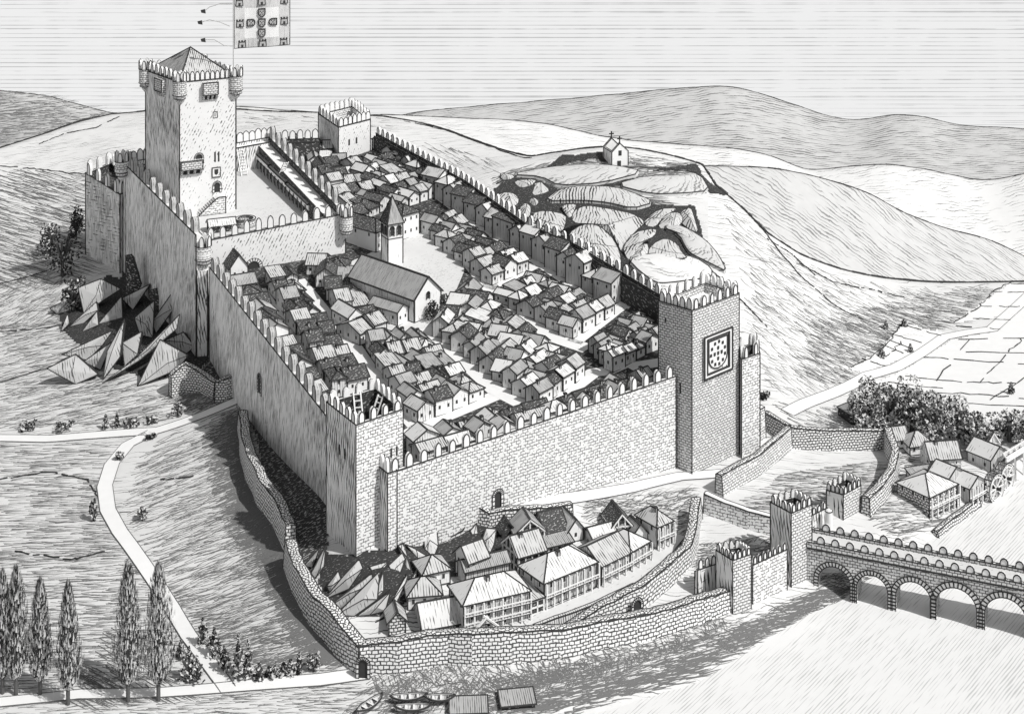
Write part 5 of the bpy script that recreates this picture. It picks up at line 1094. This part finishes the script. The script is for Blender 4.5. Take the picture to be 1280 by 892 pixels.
def ledge(poly, label, mat, th=1.0):
    """low slab of rock lying on the slope"""
    P = [gout(*p) for p in smoothpoly(poly)]; c = sum(P, Vector()) / len(P); root = thing('rock_ledge', label, 'rock', (c.x, c.y, float(zt(c.x, c.y)))); mb = MB(mat, 'ink'); n = len(P); o0 = root.location.copy(); rings = []
    for k, hgt in ((1.0, -.6), (.97, th * .7), (.8, th), (.5, th * 1.2), (.2, th * 1.3)):
        rings.append([Vector((c.x + (p.x - c.x) * k, c.y + (p.y - c.y) * k, 0)) for p in P])
        for v_ in rings[-1]: v_.z = float(zt(v_.x, v_.y)) + hgt; v_ -= o0
    for a, b in zip(rings[:-1], rings[1:]):
        for i in range(n): mb.face([a[i], a[(i + 1) % n], b[(i + 1) % n], b[i]], mat)
    mb.face(rings[-1], mat); mb.poly(rings[1], .16, closed=True); mb.build('rock_body', root)
for q, lb, m_ in [([(610, 738), (700, 710), (820, 708), (930, 728), (1010, 780), (1010, 822), (800, 850), (740, 850), (660, 792)], 'wide pale mound of rock just behind the shield tower', 'land_pale'), ([(772, 584), (830, 568), (900, 598), (980, 650), (1040, 720), (1080, 800), (1010, 764), (912, 716), (885, 690), (852, 622)], 'long pale slab sweeping down right of the clefts', 'land_mid'),
                  ([(215, 466), (290, 408), (400, 393), (550, 398), (650, 428), (744, 472), (640, 502), (520, 472), (400, 462)], 'broad hatched ledge above the ribbed crags', 'rock_round'), ([(60, 342), (200, 313), (400, 293), (560, 298), (700, 330), (500, 382), (290, 396), (205, 350)], 'long grey ledge below the chapel', 'land_mid'), ([(545, 390), (690, 347), (900, 352), (955, 342), (1000, 418), (880, 430), (720, 435)], 'smooth pale ledge right of the chapel slope', 'land_mid')]: ledge(zm(*r4, q), lb, m_, 1.8)
# ------------------------------------------------------------------ trees
def cypress(label, px, yb, h_px, w_px, full=1.0):
    g0 = gout(px, yb); s = g0.y / F; Hh = h_px * s; Wd = w_px * 1.2 * s / 2; root = thing('cypress', label, 'tree', g0, 0, 'cypresses along the bottom left road')
    t = MB('bark', 'ink'); th = Hh * .12; n = 8
    for k in range(n):
        a0, a1 = 2 * math.pi * k / n, 2 * math.pi * (k + 1) / n; t.face([(.5 * math.cos(a0), .5 * math.sin(a0), -1), (.5 * math.cos(a1), .5 * math.sin(a1), -1), (.3 * math.cos(a1), .3 * math.sin(a1), Hh * .8), (.3 * math.cos(a0), .3 * math.sin(a0), Hh * .8)])
    t.build('trunk', root); cr = MB('leaf_dark', 'leaf_pale', 'grey_wash')
    def rad(u): return Wd * (min(1, (u / .22)) ** .6) * (1 - u) ** .55 * 1.25 if u > 0 else 0
    for k in range(2600):
        u = rnd() ** 1.1; a = ru(0, 2 * math.pi); rr = rad(u) * (rnd() ** .4) * ru(.85, 1.05); z = th + u * (Hh - th)
        lobe = 1 + .18 * mnoise.noise(Vector((math.cos(a) * 2, z * .35, px))); rr *= lobe
        p = Vector((rr * math.cos(a), rr * math.sin(a), z)); L = ru(.7, 1.8); w2 = ru(.10, .2); o_ = Vector((-math.sin(a), math.cos(a), 0)) * w2
        tip = p + Vector((math.cos(a) * .15 - .0, math.sin(a) * .15, L)); out_ = Vector((math.cos(a), math.sin(a), 0))
        lit = out_.dot(Vector((.8, -.6, 0))) ; m_ = 'leaf_pale' if rnd() < .34 else ('grey_wash' if rnd() < .25 else 'leaf_dark')
        cr.face([p - o_, p + o_, tip], m_)
    cr.build('crown', root)
for lb, px, yb, hh_, ww in (('cypress cut by the left edge of the picture', 3, 866, 150, 30), ('second cypress from the left edge with a tall crown', 20, 868, 158, 30), ('third cypress from the left, shorter and dark', 50, 868, 142, 30), ('fourth cypress standing alone left of the gap', 85, 880, 150, 30), ('tall cypress left of the pair by the path', 160, 876, 172, 34), ('tallest cypress standing in front of the winding path', 198, 875, 168, 38)): cypress(lb, px, yb, hh_, ww)
def bush(root_name, label, px, yb, w_px, h_px, n=500, cat='bush', conical=False, group=None, leaf=.55, trunk=True, pale=.25, f=gout, dy=0):
    g0 = f(px, yb); s = g0.y / F; W_ = w_px * s / 2; Hh = h_px * s; root = thing(root_name, label, cat, g0, 0, group)
    if trunk:
        t = MB('bark'); t.line((0, 0, -.8), (0, 0, Hh * .55), .06 * W_ + .12, 'bark')
        for k in range(4): a = ru(0, 6.28); t.line((0, 0, Hh * .25), (W_ * .6 * math.cos(a), W_ * .6 * math.sin(a), Hh * .65), .05 * W_ + .06, 'bark')
        t.build('trunk', root)
    cl = [(ru(-.7, .7) * W_, ru(-.6, .6) * W_, ru(.18, .82) * Hh, ru(.3, .52)) for _ in range(12)]; c = MB('leaf_dark', 'leaf_pale')
    for k in range(n):
        if conical:
            u = rnd(); a = ru(0, 6.28); rr = W_ * (1 - u) * rnd() ** .5; p = Vector((rr * math.cos(a), rr * math.sin(a), Hh * (.08 + .92 * u)))
        else:
            q = cl[int(rnd() * 9)]; d = Vector((ru(-1, 1), ru(-1, 1), ru(-1, 1)))
            if d.length > 1: d.normalize()
            p = Vector((q[0] + d.x * q[3] * W_, q[1] + d.y * q[3] * W_, max(.1, q[2] + d.z * q[3] * Hh * .55)))
        a, b_ = Vector((ru(-1, 1), ru(-1, 1), ru(-1, 1))).normalized() * leaf, Vector((ru(-1, 1), ru(-1, 1), ru(-1, 1))).normalized() * leaf * .5
        c.face([p - a * .5, p + b_, p + a * .5, p - b_], 'leaf_pale' if rnd() < pale else 'leaf_dark')
    c.build('crown', root); return root
TR = [(1078, 540, 44, 52, 'leftmost round tree of the grove behind the yard wall'), (1108, 532, 50, 52, 'tree over the thatched hut in the grove'), (1140, 540, 54, 58, 'tall middle tree of the grove'), (1168, 548, 50, 54, 'broad tree behind the hip-roofed cottage'), (1198, 552, 48, 46, 'tree behind the wide-roofed house'), (1225, 558, 40, 36, 'low tree at the right end of the grove'), (1262, 552, 44, 34, 'tree beside the flume at the right edge'), (1290, 560, 40, 40, 'tree cut by the right edge'), (1090, 552, 34, 36, 'small dark tree in front of the grove by the wall'), (1122, 524, 44, 36, 'small rear tree of the grove'), (1155, 526, 40, 34, 'rear tree peeping between the middle ones')]
for px, yb, w_, h_, lb in TR: bush('tree', lb, px, yb, w_ * 1.25, h_ * 1.1, 1500, 'tree', leaf=.95, pale=.6, group='trees of the grove by the mill')
for px, yb, w_, h_, lb in [(78, 345, 46, 70, 'large leafy bush beside the western bastion'), (62, 320, 36, 44, 'loose bush left of the large leafy one'), (92, 388, 34, 40, 'low bush above the leftmost rocks'), (95, 300, 26, 40, 'slender bush highest against the bastion')]: bush('bush', lb, px, yb, w_, h_, 420, leaf=1.1, pale=.2)
i = 0
for px, yb, w_, h_, con, lb in [(132, 536, 9, 18, 1, 'little pointed conifer above the fork of the paths'), (146, 535, 8, 20, 1, 'thin conifer just right of the little pointed one'), (164, 533, 20, 12, 0, 'bush above the path fork'), (34, 538, 20, 12, 0, 'small bush above the left path'), (80, 538, 22, 12, 0, 'wider bush above the left path'), (190, 530, 16, 12, 0, 'bush right of the path fork'), (222, 520, 14, 18, 0, 'ragged bush where the path rises'),
                                (188, 548, 14, 8, 0, 'low tuft under the path fork'), (236, 850, 26, 42, 1, 'conifer nearest the cypress pair at the road'), (246, 853, 22, 34, 1, 'second roadside conifer right of the cypresses'), (226, 822, 14, 22, 1, 'small conifer by the winding path'), (254, 806, 20, 34, 1, 'pointed conifer right of the winding path'), (268, 820, 22, 36, 1, 'broad conifer right of the winding path'), (280, 838, 24, 30, 1, 'low conifer between the path and the road'), (298, 850, 22, 56, 1, 'tallest small conifer above the road'), (310, 848, 18, 48, 1, 'slim conifer right of the tallest one'), (324, 850, 14, 22, 1, 'tiny conifer above the road'), (338, 848, 14, 18, 0, 'low bush above the road'), (350, 846, 12, 16, 0, 'round bush above the road'), (363, 844, 14, 20, 1, 'conifer third from the gate above the road'), (374, 842, 12, 26, 1, 'conifer second from the gate above the road'), (392, 838, 18, 26, 0, 'bush nearest the ring wall gate'),
                                (178, 650, 12, 18, 0, 'bush hugging the winding path'), (118, 650, 12, 26, 0, 'tall weed clump left of the winding path'), (150, 575, 12, 12, 0, 'tuft left of the upper winding path'), (1107, 411, 8, 10, 1, 'tiny tree at the upper corner of the small fields'), (1131, 408, 8, 8, 0, 'tiny bush on the top corner of the small fields'), (1102, 446, 12, 10, 1, 'tiny tree pair inside the small fields'), (1138, 440, 8, 10, 1, 'tiny tree by the valley road'), (1264, 492, 10, 14, 1, 'small lone tree in the lower valley fields')]:
    bush('conifer' if con else 'bush', lb, px, yb, w_, h_, 170, 'tree' if con else 'bush', bool(con), leaf=.9, pale=.45)
bush('tree', 'dark round tree beside the church gable', 543, 402, 22, 26, 300, 'tree', leaf=.8, pale=.05, f=gin); bush('tree', 'second dark tree nearer the church door', 556, 388, 14, 20, 220, 'tree', leaf=.8, pale=.05, f=gin)
bush('bush', 'dark scrub clump at the foot of the end bastion', 956, 500, 18, 14, 300, leaf=.8, pale=.02)
# ------------------------------------------------------------------ pen strokes of grass and cypress shadows
def strokes(mb, poly, n, dirpx, L=(10, 24), r=.10, curve=.0, jit=.25, f=gout, lift=.12, mat=None, dirf=None):
    xs = [p[0] for p in poly]; ys = [p[1] for p in poly]; k = 0; tries = 0
    while k < n and tries < n * 12:
        tries += 1; x, y = ru(min(xs), max(xs)), ru(min(ys), max(ys))
        if not inside(x, y, poly): continue
        k += 1; d = Vector(dirf(x, y) if dirf else dirpx).normalized(); a = ru(-jit, jit); d = Vector((d.x * math.cos(a) - d.y * math.sin(a), d.x * math.sin(a) + d.y * math.cos(a))); l = ru(*L)
        m = 3; P = []
        cv = ru(-curve, curve) + curve * .0
        for j in range(m + 1):
            t = j / m; nn = Vector((-d.y, d.x)); q = Vector((x, y)) + d * l * t + nn * cv * math.sin(t * math.pi) * l
            p = f(q.x, q.y); P.append(p)
        if max(abs(P[i + 1].y - P[i].y) for i in range(m)) > 22: continue
        ww = r * ru(.6, 1.4) * P[0].y / 420 * .8
        for j in range(m):
            a_, b_ = P[j], P[j + 1]; dd = (b_ - a_).normalized(); s = dd.cross(Vector((0, -.6, .8))).normalized(); w0 = ww * (1 - j / m * .8); w1 = ww * (1 - (j + 1) / m * .8)
            u = Vector((0, 0, lift)); mb.face([a_ - s * w0 + u, a_ + s * w0 + u, b_ + s * w1 + u, b_ - s * w1 + u])
G = MB('ink_soft')
left = [(-20, 555), (128, 552), (122, 610), (126, 650), (160, 700), (210, 770), (255, 840), (-20, 870)]
strokes(G, left, 1900, (1, -.03), (14, 40), .075, .04, .06)
strokes(G, [(-20, 410), (80, 400), (100, 450), (160, 476), (210, 500), (190, 530), (-20, 538)], 900, (1, -.22), (14, 40), .075, .06, .14)
strokes(G, [(-20, 210), (108, 216), (108, 340), (60, 345), (-20, 360)], 800, (1, .28), (14, 40), .085, .06, .1)
strokes(G, [(-20, 360), (60, 342), (100, 352), (70, 380), (90, 405), (-20, 415)], 450, (1, -.5), (8, 22), .08, .1, .25)
strokes(G, [(-20, 114), (60, 120), (130, 142), (100, 152), (-20, 188)], 260, (1, -.12), (14, 30), .12, .04, .08, f=lambda x, y: at(x, y, 790 + (230 - y) * .9))
slope = [(180, 560), (240, 528), (292, 512), (300, 600), (340, 670), (355, 720), (400, 800), (430, 830), (300, 845), (230, 760), (170, 680), (150, 620)]
strokes(G, slope, 1600, (1, -.38), (14, 40), .085, .08, .12)
strokes(G, [(250, 545), (298, 510), (306, 600), (345, 670), (352, 712), (390, 790), (425, 830), (370, 830), (330, 740), (290, 680), (258, 600)], 1500, (1, -.42), (18, 46), .13, .08, .14)
strokes(G, [(282, 520), (300, 515), (306, 600), (345, 670), (352, 712), (390, 790), (428, 834), (400, 830), (372, 790), (330, 700), (296, 630)], 900, (1, -.5), (10, 26), .17, .08, .25)
strokes(G, [(200, 500), (300, 478), (322, 492), (240, 520)], 350, (1, -.45), (12, 30), .12, .1, .15)
strokes(G, [(250, 430), (330, 480), (405, 570), (408, 620), (370, 590), (300, 500)], 600, (.15, 1), (12, 34), .13, .1, .3)
strokes(G, [(-20, 872), (200, 874), (420, 852), (520, 860), (540, 900), (-20, 900)], 500, (1, -.05), (12, 30), .07, .05, .1)
strokes(G, [(128, 780), (180, 800), (200, 870), (100, 866)], 120, (1, .55), (14, 30), .14, .04, .1); strokes(G, [(90, 820), (160, 870), (140, 878), (84, 880)], 100, (1, .5), (14, 30), .14, .04, .1); strokes(G, [(190, 830), (240, 868), (200, 876)], 60, (1, .5), (10, 20), .14, .04, .1)  # strokes drawn as tree shadows running up-left from the trunks
bank = [(455, 848), (560, 836), (600, 840), (700, 830), (800, 806), (905, 772), (960, 752), (1010, 738), (1010, 760), (940, 800), (860, 840), (760, 872), (640, 892), (420, 900)]
strokes(G, bank, 950, None, (10, 30), .10, .12, .2, dirf=lambda x, y: (1, -.25 - .9 * math.exp(-((x - 560) / 90) ** 2) * (1 if x < 600 else -1)))
strokes(G, [(455, 840), (560, 826), (600, 830), (700, 820), (800, 798), (905, 764), (905, 785), (800, 822), (700, 846), (600, 862), (470, 862)], 620, (.7, .8), (6, 18), .12, .25, .7)
strokes(G, [(900, 640), (980, 590), (1100, 575), (1100, 610), (1060, 640), (960, 640)], 500, (1, .02), (10, 30), .09, .06, .12)
strokes(G, [(730, 625), (860, 612), (866, 650), (840, 690), (770, 660), (725, 650)], 500, (1, -.25), (8, 22), .11, .2, .3); strokes(G, [(870, 680), (960, 672), (965, 700), (890, 735), (862, 720)], 450, (1, -.15), (8, 20), .11, .2, .4)
strokes(G, [(1090, 600), (1130, 560), (1160, 600), (1190, 640), (1120, 680), (1080, 650)], 450, (1, -.08), (8, 24), .10, .1, .2)
strokes(G, [(1020, 722), (1110, 690), (1070, 750), (1000, 768)], 300, (1, -.2), (6, 20), .12, .2, .3)
rs = [(900, 245), (960, 300), (1040, 345), (1130, 358), (1240, 358), (1190, 404), (1100, 440), (1050, 490), (960, 490), (930, 400), (925, 340)]
strokes(G, rs, 900, None, (8, 30), .075, .08, .15, dirf=lambda x, y: (1, .85 - (x - 900) / 300 * .6))
strokes(G, [(1010, 400), (1130, 370), (1230, 362), (1190, 400), (1100, 436), (1050, 480), (1000, 470)], 750, None, (10, 30), .085, .06, .1, dirf=lambda x, y: (1, .5 - (x - 1000) / 500))
strokes(G, [(690, 250), (730, 244), (820, 246), (850, 262), (700, 262)], 260, (1, .1), (8, 24), .14, .06, .1); strokes(G, [(610, 224), (640, 212), (700, 202), (700, 240), (630, 245)], 260, (1, -.3), (8, 20), .13, .06, .1)
strokes(G, [(640, 215), (760, 208), (860, 214), (840, 232), (700, 240), (640, 240)], 480, (1, -.06), (10, 34), .10, .06, .1); strokes(G, [(700, 196), (770, 190), (870, 206), (850, 212), (700, 212)], 260, (1, .08), (8, 24), .12, .06, .1)
strokes(G, [(960, 500), (1060, 512), (1050, 545), (990, 530)], 120, (1, .4), (8, 22), .09, .06, .1)
strokes(G, [(500, 165), (620, 200), (620, 216), (560, 205)], 60, (1, .5), (8, 18), .08, .06, .1); strokes(G, [(300, 140), (480, 148), (500, 160), (300, 156)], 40, (1, .1), (10, 20), .08, .05, .1)
fh2 = lambda x, y: at(x, y, 735 + (830 - 735) * max(0, min(1, (400 - y) / 190)) - 4)
strokes(G, [(405, 700), (445, 708), (470, 716), (440, 768), (412, 752)], 160, (-.5, 1), (8, 22), .13, .1, .2)
strokes(G, [(600, 850), (760, 830), (900, 790), (1000, 750), (1020, 762), (900, 822), (760, 868), (640, 890)], 500, (1, -.28), (10, 34), .13, .06, .12)
strokes(G, [(150, 700), (215, 760), (285, 850), (330, 846), (420, 838), (380, 800), (300, 780)], 500, (1, -.2), (12, 30), .09, .06, .12)
shore = [(560, 880), (640, 896), (690, 900), (780, 874), (870, 848), (950, 798), (1010, 762), (1060, 742), (1000, 742), (930, 782), (850, 824), (760, 852), (660, 870)]
strokes(G, shore, 420, (1, -.22), (12, 44), .2, .1, .1); strokes(G, [(560, 846), (700, 836), (800, 812), (880, 790), (840, 812), (740, 848), (620, 866)], 160, (-.6, 1), (8, 22), .15, .15, .3)
strokes(G, [(470, 866), (700, 862), (640, 892), (470, 892)], 220, (1, -.5), (6, 18), .15, .2, .5)
tag(G.build('grass'), 'fine dark strokes for grass and cypress shadows over the slopes, fields and banks', 'grass', kind='stuff')
# ------------------------------------------------------------------ boats and sheds at the bottom
def boat(label, px, py, rz, L=8.5, B=2.6):
    g0 = gout(px, py); root = thing('rowing_boat', label, 'boat', (g0.x, g0.y, g0.z + .1), rz); n = 12; mb = MB('planks', 'paper', 'ink'); rim, keel = [], []
    for k in range(n + 1):
        t = -1 + 2 * k / n; w_ = B / 2 * (1 - abs(t) ** 2.4); rim.append((t * L / 2, w_, 1.1 + .5 * t * t)); keel.append((t * L / 2 * .9, 0, .1 + .4 * t * t))
    for s in (1, -1):
        for k in range(n):
            a, b_ = rim[k], rim[k + 1]; mb.face([(a[0], s * a[1], a[2]), (b_[0], s * b_[1], b_[2]), keel[k + 1], keel[k]], 'planks'); mb.line((a[0], s * a[1], a[2]), (b_[0], s * b_[1], b_[2]), .15); mb.line((a[0], s * a[1] * .82, a[2] + .05), (b_[0], s * b_[1] * .82, b_[2] + .05), .1, 'grey_wash')
    mb.build('hull', root)
    for x in (-1.6, .2, 2.0): sb_ = MB('paper', 'ink'); sb_.box(x - .3, -B * .42, .95, x + .3, B * .42, 1.1, 'paper'); sb_.line((x - .3, -B * .42, 1.1), (x - .3, B * .42, 1.1), .09); sb_.build('thwart', root)
boat('rowing boat furthest left, pointing up the bank', 462, 886, .9); boat('upper of the two middle rowing boats', 511, 877, .12); boat('rowing boat right beside the reed-roofed shed', 550, 878, .05, 7); boat('lower rowing boat cut by the bottom edge', 516, 890, .05)
hf('open boat shed with a hatched reed roof at the bottom edge', (564, 897), (608, 896), 4, 1.0, .9, 'lean', 'roof_grey', 'shade_and_dark_infill', zfun=lambda x, y: (x, y), wins=False, name='boat_shed', cat='shed')
hf('second reed-roofed shed right of the first on the bank', (628, 887), (668, 884), 4, .8, .8, 'lean', 'roof_grey', 'shade_and_dark_infill', zfun=lambda x, y: (x, y), wins=False, name='boat_shed', cat='shed')
# ------------------------------------------------------------------ flag over the keep
fl0 = at(293, 61, kc.y - 6); s = fl0.y / F; fw, fh = 65 * s / .92, 64 * s
fr = thing('flag', 'square castle banner with a grey border of castles and five small shields on white', 'flag', fl0, .35)
mb = MB('flag_grey', 'paper', 'ink') if 'flag_grey' in M else None
hatch('flag_grey', 0.62, 0.2, 0.5, 90, 0.25, 0.1, 3, 0.4); mb = MB('flag_grey', 'paper', 'ink')
def wave(x): return .5 * math.sin(x * .35)
def pan(x0, z0, x1, z1, off, mat, n=8):
    for k in range(n):
        a, b_ = x0 + (x1 - x0) * k / n, x0 + (x1 - x0) * (k + 1) / n
        mb.face([(a, wave(a) - off, z0), (b_, wave(b_) - off, z0), (b_, wave(b_) - off, z1), (a, wave(a) - off, z1)], mat)
pan(0, 0, fw * .185, fh, 0, 'flag_grey', 4); pan(fw * .79, 0, fw, fh, 0, 'flag_grey', 4); pan(fw * .185, 0, fw * .79, fh * .18, 0, 'flag_grey'); pan(fw * .185, fh * .77, fw * .79, fh, 0, 'flag_grey'); pan(fw * .185, fh * .18, fw * .79, fh * .77, 0, 'paper'); mb.poly([(k * fw / 8, wave(k * fw / 8) - .05, 0) for k in range(9)], .09); mb.line((0, -.05, 0), (0, -.05, fh), .09); mb.line((fw, wave(fw) - .05, 0), (fw, wave(fw) - .05, fh), .09)
mb.build('banner_cloth', fr)
for (cx, cz, ro) in ((.485, .475 + .20, 0), (.485, .475, 0), (.485, .475 - .20, 0), (.30, .485, 1), (.68, .485, -1)):
    mb = MB('ink', 'paper', 'grey_wash'); q = [(x * 1.0, 0, z) for x, _, z in shield_pts(0, 0, fw * .115, fh * .15, 0)]
    if ro: q = [(-z * ro, 0, x * ro) for x, _, z in q]
    X, Z = cx * fw, cz * fh; mb.face([(X + x, wave(X) - .28, Z + z) for x, _, z in q], 'grey_wash'); mb.poly([(X + x, wave(X) - .33, Z + z) for x, _, z in q], .17, closed=True)
    for dx, dz in ((-.5, .5), (.5, .5), (0, 0), (-.4, -.6), (.4, -.6)): mb.box(X + dx - .16, wave(X) - .44, Z + dz - .16, X + dx + .16, wave(X) - .3, Z + dz + .16, 'ink')
    mb.build('small_shield', fr)
for cx, cz in ((.09, .9), (.485, .9), (.89, .9), (.10, .49), (.89, .49), (.14, .08), (.50, .08), (.88, .08)):
    mb = MB('ink', 'paper', 'grey_wash'); X, Z = cx * fw, cz * fh; y = wave(X) - .3; w2 = fw * .065
    mb.box(X - w2, y - .04, Z - w2, X + w2, y, Z + w2 * .5, 'grey_wash'); mb.poly([(X - w2, y - .05, Z - w2), (X + w2, y - .05, Z - w2), (X + w2 * .85, y - .05, Z + w2 * .5), (X - w2 * .85, y - .05, Z + w2 * .5)], .11, closed=True); mb.box(X - w2 * .3, y - .08, Z - w2, X + w2 * .3, y - .03, Z - w2 * .2, 'ink')
    for dx in (-.8, 0, .8): mb.box(X + dx * w2 - w2 * .22, y - .05, Z + w2 * .5, X + dx * w2 + w2 * .22, y, Z + w2 * 1.0, 'ink')
    mb.build('castle_emblem', fr)
mb = MB('grey_wash', 'paper'); pz0 = ZK - 3 - fl0.z; mb.line((-.35, .2, -10.5), (-.35, .2, fh + 3), .16, 'grey_wash'); mb.build('flagpole', fr)
# loose pennant tails blown out left of the flag
for k, (lb, y0, pts) in enumerate([('upper wind-curled pennant cord with dark tassel', 8, [(290, 5), (275, 5), (262, 9), (256, 14)]), ('middle wind-curled pennant cord with dark tassel', 30, [(287, 33), (275, 28), (262, 25), (252, 28)]), ('lower wind-curled pennant cord with dark tassel', 57, [(290, 58), (280, 57), (268, 50), (256, 50)])]):
    r = thing('pennant', lb + ' left of the flag', 'pennant', at(pts[0][0], pts[0][1], fl0.y)); mb = MB('grey_wash'); P = [at(x, y, fl0.y - i * .5) - r.location for i, (x, y) in enumerate(pts)]; mb.poly(P, .12, 'grey_wash'); mb.build('cord', r)
    ts = MB('ink'); q = P[-1]; ts.hexa([q + Vector((-1.2, -.3, -.6)), q + Vector((.3, -.3, -.9)), q + Vector((.3, .3, -.9)), q + Vector((-1.2, .3, -.6))], [q + Vector((-1.5, -.2, .3)), q + Vector((.1, -.2, .7)), q + Vector((.1, .2, .7)), q + Vector((-1.5, .2, .3))], 'ink'); ts.build('tassel', r)
